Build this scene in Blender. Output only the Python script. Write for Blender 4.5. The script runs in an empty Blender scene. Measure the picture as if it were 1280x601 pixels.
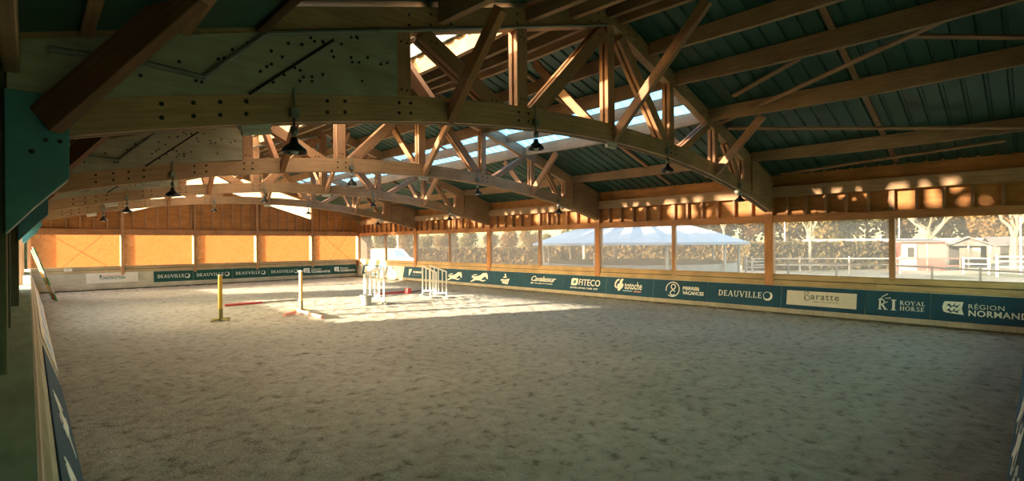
import bpy, bmesh, math, random
from mathutils import Vector, Matrix, noise
random.seed(7)
SC = bpy.context.scene
COL = SC.collection
R = math.radians

# ------------------------------------------------------------------ materials
def new_mat(name):
    m = bpy.data.materials.new(name); m.use_nodes = True
    nt = m.node_tree; nt.nodes.clear()
    out = nt.nodes.new('ShaderNodeOutputMaterial')
    return m, nt, out
def N(nt, t, **kw):
    n = nt.nodes.new('ShaderNode' + t)
    for k, v in kw.items():
        if k in n.inputs: n.inputs[k].default_value = v
        else: setattr(n, k, v)
    return n
def L(nt, a, b): nt.links.new(a, b)
def ramp(nt, fac, stops):
    r = nt.nodes.new('ShaderNodeValToRGB'); L(nt, fac, r.inputs[0])
    e = r.color_ramp.elements
    while len(e) < len(stops): e.new(.5)
    for i, (p, c) in enumerate(stops): e[i].position = p; e[i].color = (*c, 1)
    return r.outputs[0]
def mixc(nt, fac, a, b, mode='MIX'):
    n = nt.nodes.new('ShaderNodeMix'); n.data_type = 'RGBA'; n.blend_type = mode
    for sock, v in ((n.inputs[0], fac), (n.inputs[6], a), (n.inputs[7], b)):
        if hasattr(v, 'is_linked'): L(nt, v, sock)
        elif isinstance(v, (int, float)): sock.default_value = v
        else: sock.default_value = (*v, 1)
    return n.outputs[2]
def wood(name, dark, light, rough=.7, var=.25, fine=14.0):
    m, nt, out = new_mat(name)
    tc = N(nt, 'TexCoord'); mp = N(nt, 'Mapping'); mp.inputs['Scale'].default_value = (.7, fine, 1)
    L(nt, tc.outputs['UV'], mp.inputs[0])
    n1 = N(nt, 'TexNoise', Scale=1.6, Detail=5, Roughness=.65); L(nt, mp.outputs[0], n1.inputs['Vector'])
    n2 = N(nt, 'TexNoise', Scale=1.3, Detail=3); L(nt, tc.outputs['Object'], n2.inputs['Vector'])
    c = ramp(nt, n1.outputs['Fac'], [(.3, dark), (.7, light)])
    oi = N(nt, 'ObjectInfo')
    mr = N(nt, 'MapRange'); L(nt, oi.outputs['Random'], mr.inputs['Value']); mr.inputs['To Min'].default_value = 1 - var; mr.inputs['To Max'].default_value = 1 + var * .6
    mr2 = N(nt, 'MapRange'); L(nt, n2.outputs['Fac'], mr2.inputs['Value'])
    mr2.inputs['From Min'].default_value = .3; mr2.inputs['From Max'].default_value = .7; mr2.inputs['To Min'].default_value = .78; mr2.inputs['To Max'].default_value = 1.12
    mu = N(nt, 'Math', operation='MULTIPLY'); L(nt, mr.outputs[0], mu.inputs[0]); L(nt, mr2.outputs[0], mu.inputs[1])
    cc = N(nt, 'VectorMath', operation='SCALE'); L(nt, c, cc.inputs[0]); L(nt, mu.outputs[0], cc.inputs['Scale'])
    p = N(nt, 'BsdfPrincipled', Roughness=rough); L(nt, cc.outputs[0], p.inputs['Base Color'])
    b = N(nt, 'Bump', Strength=.25, Distance=.01); L(nt, n1.outputs['Fac'], b.inputs['Height']); L(nt, b.outputs[0], p.inputs['Normal'])
    L(nt, p.outputs[0], out.inputs[0]); return m
def plain(name, col, rough=.6, metal=0., var=.12, scale=6.):
    m, nt, out = new_mat(name)
    tc = N(nt, 'TexCoord')
    n = N(nt, 'TexNoise', Scale=scale, Detail=5); L(nt, tc.outputs['Object'], n.inputs['Vector'])
    c = ramp(nt, n.outputs['Fac'], [(.3, tuple(x * (1 - var) for x in col)), (.7, tuple(min(1, x * (1 + var)) for x in col))])
    p = N(nt, 'BsdfPrincipled', Roughness=rough, Metallic=metal); L(nt, c, p.inputs['Base Color'])
    L(nt, p.outputs[0], out.inputs[0]); return m
def pane(name, clear, tint, haze, smudge=.15):
    m, nt, out = new_mat(name)
    tc = N(nt, 'TexCoord'); n = N(nt, 'TexNoise', Scale=1.1, Detail=6, Roughness=.7); L(nt, tc.outputs['Object'], n.inputs['Vector'])
    mr = N(nt, 'MapRange'); L(nt, n.outputs['Fac'], mr.inputs['Value'])
    mr.inputs['From Min'].default_value = .3; mr.inputs['From Max'].default_value = .7
    mr.inputs['To Min'].default_value = clear + smudge; mr.inputs['To Max'].default_value = clear - smudge
    t = N(nt, 'BsdfTransparent', Color=(*tint, 1))
    tr = N(nt, 'BsdfTranslucent', Color=(*haze, 1)); df = N(nt, 'BsdfDiffuse', Color=(*haze, 1))
    mx = N(nt, 'MixShader'); mx.inputs[0].default_value = .35; L(nt, tr.outputs[0], mx.inputs[1]); L(nt, df.outputs[0], mx.inputs[2])
    m2 = N(nt, 'MixShader'); L(nt, mr.outputs[0], m2.inputs[0]); L(nt, mx.outputs[0], m2.inputs[1]); L(nt, t.outputs[0], m2.inputs[2])
    L(nt, m2.outputs[0], out.inputs[0]); return m
M = {}
M['glulam'] = wood('glulam', (.27, .16, .085), (.46, .295, .17))
M['timber'] = wood('timber', (.30, .155, .08), (.52, .29, .16))
M['dark_timber'] = wood('dark_timber', (.10, .045, .022), (.19, .09, .045))
M['ply'] = wood('plywood', (.28, .275, .21), (.42, .41, .32), fine=5., var=.08)
M['osb'] = wood('orange_ply', (.34, .14, .036), (.56, .25, .075), fine=4., var=.15)
M['post'] = wood('red_pine', (.38, .165, .07), (.56, .27, .12))
M['board'] = wood('sill_board', (.34, .24, .13), (.52, .38, .22), var=.12)
M['oldboard'] = wood('weathered_board', (.20, .18, .11), (.33, .30, .20), var=.1)
M['kick'] = wood('grey_board', (.36, .32, .25), (.52, .47, .37), var=.08)
M['ledge'] = wood('ledge_board', (.24, .33, .22), (.36, .46, .32), var=.08, fine=5.)
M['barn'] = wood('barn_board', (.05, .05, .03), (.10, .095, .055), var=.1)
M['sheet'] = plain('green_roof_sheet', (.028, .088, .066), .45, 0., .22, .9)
M['teal_steel'] = plain('teal_painted_steel', (.05, .21, .25), .5)
M['steel'] = plain('galvanised_steel', (.22, .24, .21), .4, .6)
M['bolt'] = plain('dark_bolt', (.02, .018, .012), .5, .5)
M['black'] = plain('black_enamel', (.012, .014, .013), .35)
M['white'] = plain('white_paint', (.62, .62, .59), .5, 0., .06)
M['offwhite'] = plain('offwhite_sheet', (.62, .58, .52), .5, 0., .05)
M['banner'] = plain('teal_banner', (.002, .056, .105), .8, 0., .15, 2.)
M['gbanner'] = plain('green_banner', (.003, .055, .045), .8, 0., .12, 2.)
M['print'] = plain('white_print', (.80, .82, .78), .5, 0., .03)
M['greyprint'] = plain('grey_print', (.12, .13, .12), .5, 0., .03)
M['tealprint'] = plain('teal_print', (.03, .20, .20), .5, 0., .03)
M['orangeprint'] = plain('orange_print', (.75, .38, .08), .5, 0., .03)
M['pinkprint'] = plain('pink_print', (.60, .25, .25), .5, 0., .03)
M['blueprint'] = plain('light_blue_print', (.25, .45, .70), .5, 0., .03)
M['yellow'] = plain('yellow_paint', (.60, .34, .03), .5, 0., .12)
M['olive'] = plain('olive_base', (.22, .19, .05), .6)
M['red'] = plain('red_paint', (.50, .05, .05), .5, 0., .12)
M['pink'] = plain('faded_red_paint', (.62, .26, .20), .55, 0., .15)
M['palepole'] = plain('weathered_white_pole', (.42, .38, .34), .6)
M['green'] = plain('green_paint', (.08, .26, .06), .5)
M['potgrey'] = plain('grey_plastic', (.30, .30, .28), .6)
M['right_pane'] = pane('dusty_pane', .70, (.88, .84, .79), (.42, .32, .25), .02)
M['left_pane'] = pane('clear_pane', .93, (.97, .95, .92), (.6, .5, .4), .04)
M['net'] = pane('windbreak_net', .80, (1.0, .95, .88), (.64, .20, .06), .0)  # orange sunlight put into the colour of a beige net
M['sky_pane'] = pane('ribbed_rooflight', .52, (.30, .52, .72), (.16, .28, .38), .06)  # blue of the sky put into the pane tint
M['green_filter'] = pane('green_filter_net', .74, (.78, .90, .70), (.25, .32, .19), .06)  # added net, greens and dims the light from behind the camera
M['warm_roof_pane'] = pane('warm_tinted_rooflight', .30, (.98, .90, .78), (.88, .70, .50), .05)  # warm tint put in so sun patches stay warm, not blue

# sand
m, nt, out = new_mat('arena_sand'); M['sand'] = m
tc = N(nt, 'TexCoord')
n1 = N(nt, 'TexNoise', Scale=.35, Detail=4); n2 = N(nt, 'TexNoise', Scale=4.5, Detail=6, Roughness=.7); n3 = N(nt, 'TexNoise', Scale=30., Detail=4)
for n in (n1, n2, n3): L(nt, tc.outputs['Object'], n.inputs['Vector'])
c = ramp(nt, n2.outputs['Fac'], [(.32, (.15, .145, .10)), (.45, (.385, .37, .31)), (.70, (.50, .485, .42))])
c = mixc(nt, 1., c, ramp(nt, n1.outputs['Fac'], [(.3, (.80, .80, .78)), (.7, (1., 1., 1.))]), 'MULTIPLY')
p = N(nt, 'BsdfPrincipled', Roughness=.95); L(nt, c, p.inputs['Base Color'])
ad = N(nt, 'Math', operation='MULTIPLY_ADD'); L(nt, n3.outputs['Fac'], ad.inputs[0]); ad.inputs[1].default_value = .35; L(nt, n2.outputs['Fac'], ad.inputs[2])
b = N(nt, 'Bump', Strength=.9, Distance=.06); L(nt, ad.outputs[0], b.inputs['Height']); L(nt, b.outputs[0], p.inputs['Normal'])
L(nt, p.outputs[0], out.inputs[0])
# outdoor ground
m, nt, out = new_mat('yard_ground'); M['yard'] = m
tc = N(nt, 'TexCoord'); n1 = N(nt, 'TexNoise', Scale=.12, Detail=5); L(nt, tc.outputs['Object'], n1.inputs['Vector'])
c = ramp(nt, n1.outputs['Fac'], [(.42, (.09, .10, .04)), (.50, (.26, .22, .16)), (.62, (.36, .31, .25))])
p = N(nt, 'BsdfPrincipled', Roughness=.95); L(nt, c, p.inputs['Base Color']); L(nt, p.outputs[0], out.inputs[0])
def leafmat(name, stops):
    m, nt, out = new_mat(name)
    oi = N(nt, 'ObjectInfo'); g = N(nt, 'TexCoord')
    n = N(nt, 'TexNoise', Scale=.9, Detail=3); L(nt, g.outputs['Object'], n.inputs['Vector'])
    a = N(nt, 'Math', operation='MULTIPLY_ADD'); L(nt, n.outputs['Fac'], a.inputs[0]); a.inputs[1].default_value = .5
    s = N(nt, 'Math', operation='MULTIPLY'); L(nt, oi.outputs['Random'], s.inputs[0]); s.inputs[1].default_value = .55; L(nt, s.outputs[0], a.inputs[2])
    c = ramp(nt, a.outputs[0], stops)
    d = N(nt, 'BsdfDiffuse'); t = N(nt, 'BsdfTranslucent'); L(nt, c, d.inputs[0]); L(nt, c, t.inputs[0])
    mx = N(nt, 'MixShader'); mx.inputs[0].default_value = .3; L(nt, d.outputs[0], mx.inputs[1]); L(nt, t.outputs[0], mx.inputs[2])
    L(nt, mx.outputs[0], out.inputs[0]); return m
M['autumn'] = leafmat('autumn_leaves', [(.15, (.065, .075, .025)), (.4, (.13, .105, .04)), (.6, (.20, .115, .04)), (.85, (.12, .09, .045))])
M['hedge'] = leafmat('hedge_leaves', [(.2, (.055, .065, .025)), (.5, (.10, .085, .04)), (.8, (.15, .10, .05))])
M['bark'] = wood('pale_bark', (.16, .13, .09), (.30, .25, .18))
M['tent'] = plain('pale_blue_canvas', (.26, .33, .46), .6, 0., .06, 1.)
M['tent_lit_fold'] = plain('lit_fold_canvas', (.60, .62, .66), .6, 0., .04, 1.)
M['fencewhite'] = plain('weathered_fence_paint', (.34, .32, .30), .6)
M['darkrail'] = plain('dark_rail', (.07, .06, .05), .6)
M['shedroof'] = plain('pale_shed_roof', (.52, .47, .43), .7)
M['hutpanel'] = plain('faded_pink_board', (.30, .17, .14), .6)
M['redhut'] = wood('red_boarding', (.22, .07, .06), (.34, .13, .11))
M['greyroof'] = plain('grey_felt_roof', (.13, .12, .12), .8)
M['paleroof'] = plain('pale_sheet_roof', (.30, .27, .25), .7)
M['bluewin'] = plain('dark_blue_glass', (.10, .20, .36), .15)
M['darkin'] = plain('interior_shade', (.03, .03, .03), .9)  # near black stands in for shade inside openings

# ------------------------------------------------------------------ mesh helpers
class MB:
    def __init__(s): s.v = []; s.f = []; s.uv = []; s.mi = []
    def face(s, pts, uvs=None, mi=0):
        b = len(s.v); s.v += [tuple(p) for p in pts]; s.f.append(tuple(range(b, b + len(pts))))
        s.uv.append(uvs if uvs else [(p[0], p[2]) for p in pts]); s.mi.append(mi)
    def hexa(s, c, mi=0):
        # c: 8 corners, 0-3 start ring, 4-7 end ring ; grain runs start -> end
        b = len(s.v); s.v += [tuple(p) for p in c]
        ln = (Vector(c[4]) - Vector(c[0])).length; o = random.random() * 40
        per = [0]
        for i in range(4): per.append(per[-1] + (Vector(c[(i + 1) % 4]) - Vector(c[i])).length)
        for i in range(4):
            j = (i + 1) % 4
            s.f.append((b + i, b + j, b + 4 + j, b + 4 + i))
            s.uv.append([(o, o + per[i]), (o, o + per[i + 1]), (o + ln, o + per[i + 1]), (o + ln, o + per[i])]); s.mi.append(mi)
        s.f.append((b + 3, b + 2, b + 1, b)); s.uv.append([(o, o)] * 4); s.mi.append(mi)
        s.f.append((b + 4, b + 5, b + 6, b + 7)); s.uv.append([(o, o)] * 4); s.mi.append(mi)
    def box(s, x0, x1, y0, y1, z0, z1, mi=0):
        dx, dy, dz = x1 - x0, y1 - y0, z1 - z0
        if dx >= dy and dx >= dz: c = [(x0, y0, z0), (x0, y1, z0), (x0, y1, z1), (x0, y0, z1), (x1, y0, z0), (x1, y1, z0), (x1, y1, z1), (x1, y0, z1)]
        elif dy >= dz: c = [(x1, y0, z0), (x0, y0, z0), (x0, y0, z1), (x1, y0, z1), (x1, y1, z0), (x0, y1, z0), (x0, y1, z1), (x1, y1, z1)]
        else: c = [(x0, y0, z0), (x1, y0, z0), (x1, y1, z0), (x0, y1, z0), (x0, y0, z1), (x1, y0, z1), (x1, y1, z1), (x0, y1, z1)]
        s.hexa(c, mi); return s
    def beam(s, p, q, w, h, up=(0, 0, 1), mi=0):
        p, q = Vector(p), Vector(q); d = (q - p).normalized(); u = Vector(up)
        sd = d.cross(u)
        if sd.length < 1e-4: sd = d.cross(Vector((0, 1, 0)))
        sd.normalize(); u = sd.cross(d)
        a, b = sd * (w / 2), u * (h / 2)
        s.hexa([p - a - b, p + a - b, p + a + b, p - a + b, q - a - b, q + a - b, q + a + b, q - a + b], mi); return s
    def prism(s, poly, ext, mi=0):
        # poly: list of 3D points (planar), ext: extrude vector
        e = Vector(ext); n = len(poly); P = [Vector(p) for p in poly]; Q = [p + e for p in P]; b = len(s.v)
        s.v += [tuple(p) for p in P] + [tuple(q) for q in Q]
        def uv2(p):
            return (p.x + p.y * .3, p.z) 
        s.f.append(tuple(range(b, b + n))); s.uv.append([uv2(p) for p in P]); s.mi.append(mi)
        s.f.append(tuple(range(b + 2 * n - 1, b + n - 1, -1))); s.uv.append([uv2(p) for p in reversed(Q)]); s.mi.append(mi)
        for i in range(n):
            j = (i + 1) % n
            s.f.append((b + j, b + i, b + n + i, b + n + j)); l = (P[j] - P[i]).length
            s.uv.append([(P[i].x + l, 0), (P[i].x, 0), (P[i].x, e.length), (P[i].x + l, e.length)]); s.mi.append(mi)
        return s
    def tube(s, pts, r, n=8, mi=0, r1=None):
        pts = [Vector(p) for p in pts]; b = len(s.v); ref = Vector((.31, .87, .38))
        K = len(pts)
        for k, p in enumerate(pts):
            d = (pts[min(k + 1, K - 1)] - pts[max(k - 1, 0)]).normalized()
            a = d.cross(ref).normalized(); c = d.cross(a)
            rr = r if r1 is None else r + (r1 - r) * k / max(1, K - 1)
            for i in range(n):
                t = 2 * math.pi * i / n; s.v.append(tuple(p + (a * math.cos(t) + c * math.sin(t)) * rr))
        for k in range(K - 1):
            for i in range(n):
                j = (i + 1) % n
                s.f.append((b + k * n + i, b + k * n + j, b + (k + 1) * n + j, b + (k + 1) * n + i)); s.uv.append([(k, i / n), (k, (i + 1) / n), (k + 1, (i + 1) / n), (k + 1, i / n)]); s.mi.append(mi)
        s.f.append(tuple(b + i for i in range(n - 1, -1, -1))); s.uv.append([(0, 0)] * n); s.mi.append(mi)
        s.f.append(tuple(b + (K - 1) * n + i for i in range(n))); s.uv.append([(0, 0)] * n); s.mi.append(mi)
        return s
    def lathe(s, c, prof, n=20, mi=0):
        b = len(s.v); c = Vector(c)
        for r, z in prof:
            for i in range(n):
                t = 2 * math.pi * i / n; s.v.append((c.x + r * math.cos(t), c.y + r * math.sin(t), c.z + z))
        for k in range(len(prof) - 1):
            for i in range(n):
                j = (i + 1) % n
                s.f.append((b + k * n + i, b + k * n + j, b + (k + 1) * n + j, b + (k + 1) * n + i)); s.uv.append([(0, 0)] * 4); s.mi.append(mi)
        return s
    def build(s, name, mats, parent=None, bevel=0., smooth=False):
        me = bpy.data.meshes.new(name)
        me.from_pydata(s.v, [], s.f)
        ul = me.uv_layers.new(name='UVMap'); k = 0
        for uvs in s.uv:
            for q in uvs: ul.data[k].uv = q; k += 1
        for mm in (mats if isinstance(mats, (list, tuple)) else [mats]): me.materials.append(mm)
        me.polygons.foreach_set('material_index', s.mi)
        if smooth: me.polygons.foreach_set('use_smooth', [True] * len(me.polygons))
        me.update()
        bm = bmesh.new(); bm.from_mesh(me); bmesh.ops.recalc_face_normals(bm, faces=bm.faces); bm.to_mesh(me); bm.free()
        o = bpy.data.objects.new(name, me); COL.objects.link(o)
        if parent is not None: o.parent = parent
        if bevel:
            bv = o.modifiers.new('edge', 'BEVEL'); bv.width = bevel; bv.segments = 1; bv.limit_method = 'ANGLE'; bv.angle_limit = R(40)
        return o
def tag(o, label=None, cat=None, group=None, kind=None):
    if label: o['label'] = label
    if cat: o['category'] = cat
    if group: o['group'] = group
    if kind: o['kind'] = kind
    return o
def empty(name, loc=(0, 0, 0), rz=0.):
    o = bpy.data.objects.new(name, None); COL.objects.link(o); o.location = loc; o.rotation_euler = (0, 0, rz); o.empty_display_size = .1
    return o
def copy_tree(o, parent=None):
    c = o.copy(); COL.objects.link(c)
    if parent is not None: c.parent = parent
    for ch in [x for x in list(KIDS.get(o.name, []))]:
        d = copy_tree(ch, c); KIDS.setdefault(c.name, []).append(d)
    return c
KIDS = {}
def index_kids(o):
    KIDS[o.name] = list(o.children)
    for ch in o.children: index_kids(ch)

ORD = ['first', 'second', 'third', 'fourth', 'fifth', 'sixth', 'seventh', 'eighth', 'ninth', 'tenth', 'eleventh', 'twelfth', 'thirteenth', 'fourteenth', 'fifteenth', 'sixteenth', 'seventeenth', 'eighteenth', 'nineteenth', 'twentieth'] + ['twenty-' + q for q in ('first', 'second', 'third', 'fourth', 'fifth', 'sixth', 'seventh', 'eighth', 'ninth')]

# ------------------------------------------------------------------ dimensions (metres; x across the hall, y along it)
W, LEN = 19.14, 37.9
CX = W / 2
ZS, ZT = 1.45, 3.28           # window sill and head
TR = [6.74, 14.26, 21.94, 29.59]          # trusses
POSTS = [3.19, 6.74, 10.46, 14.26, 18.0, 21.94, 25.77, 29.59, 33.67]
MAIN = {6.74, 14.26, 21.94, 29.59}
SL = .3125
def chord_lo(x): return 4.50 + SL * min(x, W - x)
def roof_z(x): return 4.97 + SL * min(x, W - x)
def arch_lo(x): return 4.86 - 1.24 * ((x - CX) / CX) ** 2
TNAME = ['nearest truss', 'second truss', 'third truss', 'farthest truss']
BAYN = ['in the nearest roof bay', 'in the second bay', 'in the third bay', 'in the fourth bay', 'in the farthest bay']
BAYS = [(-.55, 6.62), (6.86, 14.14), (14.38, 21.82), (22.06, 29.47), (29.71, 37.75)]

# ------------------------------------------------------------------ floor and ground
nx, ny = 196, 390
x0, x1, y0, y1 = -.5, 19.4, -.7, 38.2
vs, fs = [], []
for j in range(ny + 1):
    y = y0 + (y1 - y0) * j / ny
    for i in range(nx + 1):
        x = x0 + (x1 - x0) * i / nx
        z = .030 * noise.noise((x * 2.6, y * 2.6, 0)) + .022 * noise.noise((x * 6.5, y * 6.5, 3.))
        e = min(18.9 - x, 37.6 - y)
        t = max(0., min(1., 1 - e / 1.3)); t = t * t * (3 - 2 * t)
        z += .09 * t - .02
        vs.append((x, y, z))
for j in range(ny):
    for i in range(nx):
        a = j * (nx + 1) + i; fs.append((a, a + 1, a + nx + 2, a + nx + 1))
me = bpy.data.meshes.new('floor'); me.from_pydata(vs, [], fs); me.materials.append(M['sand'])
me.polygons.foreach_set('use_smooth', [True] * len(me.polygons))
fl = bpy.data.objects.new('floor', me); COL.objects.link(fl); tag(fl, 'churned grey beige sand riding surface', kind='structure')
g = MB(); g.face([(-120, -120, -.12), (220, -120, -.12), (220, 220, -.12), (-120, 220, -.12)])
tag(g.build('ground', M['yard']), 'sandy yard and grass outside the hall', kind='structure')

# ------------------------------------------------------------------ roof
def sheet_strip(mb, side, xa, xb, ya, yb, pitch=.38, hgt=.045):
    # corrugated sheet between x=xa and x=xb (eave -> ridge distances from own eave), ribs run down the slope
    def P(x, y, dz):
        X = x if side == 'left' else W - x
        return (X, y, 4.97 + SL * x + dz)
    prof = []
    y = ya
    while y < yb - 1e-6:
        for dy, dz in ((0, 0), (pitch - .10, 0), (pitch - .075, hgt), (pitch - .025, hgt)):
            if y + dy < yb: prof.append((y + dy, dz))
        y += pitch
    prof.append((yb, 0))
    for (a, da), (b, db) in zip(prof, prof[1:]):
        mb.face([P(xa, a, da), P(xb, a, da), P(xb, b, db), P(xa, b, db)])
SKY0, SKY1, SKN, SKF = 4.45, 6.55, 7.1, 34.6
wn = [0]
def next_window():
    wn[0] += 1; return 'window_%d' % wn[0]
for side in ('left', 'right'):
    mb = MB()
    sheet_strip(mb, side, -.7, SKY0, -1.0, 38.6)
    sheet_strip(mb, side, SKY1, CX, -1.0, 38.6)
    sheet_strip(mb, side, SKY0, SKY1, -1.0, SKN)
    sheet_strip(mb, side, SKY0, SKY1, SKF, 38.6)
    tag(mb.build('ceiling_' + side, M['sheet']), 'dark green ribbed roof sheeting on the %s slope' % side, kind='structure')
    for (ya, yb), bn in zip([(SKN, 14.26), (14.26, 21.94), (21.94, 29.59), (29.59, SKF)], BAYN[1:]):
        mb = MB(); sheet_strip(mb, side, SKY0, SKY1, ya, yb)
        tag(mb.build(next_window(), M['sky_pane' if side == 'right' else 'warm_roof_pane']), 'translucent rooflight on the %s slope %s' % (side, bn), kind='structure')
rc = MB(); rc.beam((CX, -1, roof_z(CX) + .03), (CX, 38.6, roof_z(CX) + .03), .5, .06)
tag(rc.build('trim_1', M['sheet']), 'ridge capping along the top of the roof', kind='structure')

# purlins : x measured from own eave
PX = [1.84, 4.79, 6.78, 8.08, 9.34]
PW = ['eave', 'lower', 'middle', 'upper', 'ridge']
for b, (ya, yb) in enumerate(BAYS):
    for side in ('left', 'right'):
        xs = PX if b == 0 or side == 'left' else sorted(PX + [5.80])
        for k, x in enumerate(xs):
            X = x if side == 'left' else W - x
            d = .43 if x in (4.79, 6.78) else .37
            top = roof_z(X) - .01
            mb = MB()
            # slightly fish-bellied glulam purlin
            seg = 6
            for i in range(seg):
                t0, t1 = i / seg, (i + 1) / seg
                h0, h1 = [d * (.80 + .20 * math.sin(math.pi * t)) for t in (t0, t1)]
                a, c = ya + (yb - ya) * t0, ya + (yb - ya) * t1
                mb.hexa([(X - .06, a, top - h0), (X + .06, a, top - h0), (X + .06, a, top), (X - .06, a, top), (X - .06, c, top - h1), (X + .06, c, top - h1), (X + .06, c, top), (X - .06, c, top)])
            o = mb.build('roof_purlin', M['glulam'])
            nm = ORD[len(xs) - 1 - k]
            tag(o, '%s purlin down from the ridge, %s roof slope, %s' % (nm, side, BAYN[b]), 'purlin', 'timber roof purlins')
        # sheeting rail that runs down the slope at mid bay, above the purlins
        ym = (ya + yb) / 2
        o = MB().beam(((.2 if side == 'left' else W - .2), ym, roof_z(.2) - .035), (CX, ym, roof_z(CX) - .035), .12, .06).build('roof_batten', M['timber'])
        tag(o, 'flat timber batten down the %s roof slope %s' % (side, BAYN[b]), 'batten', 'roof battens at mid bay')
# wind braces in the near bay, right slope (and mirrored left)
BR = [((14.75, 6.55), (12.33, .72), 'long diagonal wind brace', .26), ((13.8, 5.75), (12.9, 3.85), 'short thin diagonal wind brace', .10), ((18.7, 6.2), (18.0, .64), 'thin low wind brace', .20), ((14.95, 6.4), (17.15, .29), 'straight lower cross brace', .33), ((12.86, 1.87), (13.75, .22), 'short upper cross brace', .20)]
for a, c, nm, off in BR:
    o = MB().beam((a[0], a[1], roof_z(a[0]) - off), (c[0], c[1], roof_z(c[0]) - off), .11, .05, up=(SL, 0, 1)).build('wind_brace', M['timber'], bevel=.006)
    tag(o, nm + ' under the nearest bay of the right roof slope', 'brace', 'wind braces in the nearest bay')

# dark lining under the eave of the near bay, left side, with its battens
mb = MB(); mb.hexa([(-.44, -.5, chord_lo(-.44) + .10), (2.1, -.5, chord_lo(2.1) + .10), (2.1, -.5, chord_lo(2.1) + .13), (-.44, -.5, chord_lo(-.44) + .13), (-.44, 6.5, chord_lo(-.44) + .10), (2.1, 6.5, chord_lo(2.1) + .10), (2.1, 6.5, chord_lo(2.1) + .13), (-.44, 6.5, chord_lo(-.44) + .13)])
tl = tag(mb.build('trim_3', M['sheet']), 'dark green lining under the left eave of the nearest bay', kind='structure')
for x in (.42, 1.25, 2.04): MB().box(x - .05, x + .05, -.4, 6.5, chord_lo(x) + .03, chord_lo(x) + .10).build('lining_batten', M['dark_timber'] if x > 2 else M['timber'], tl)

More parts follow.
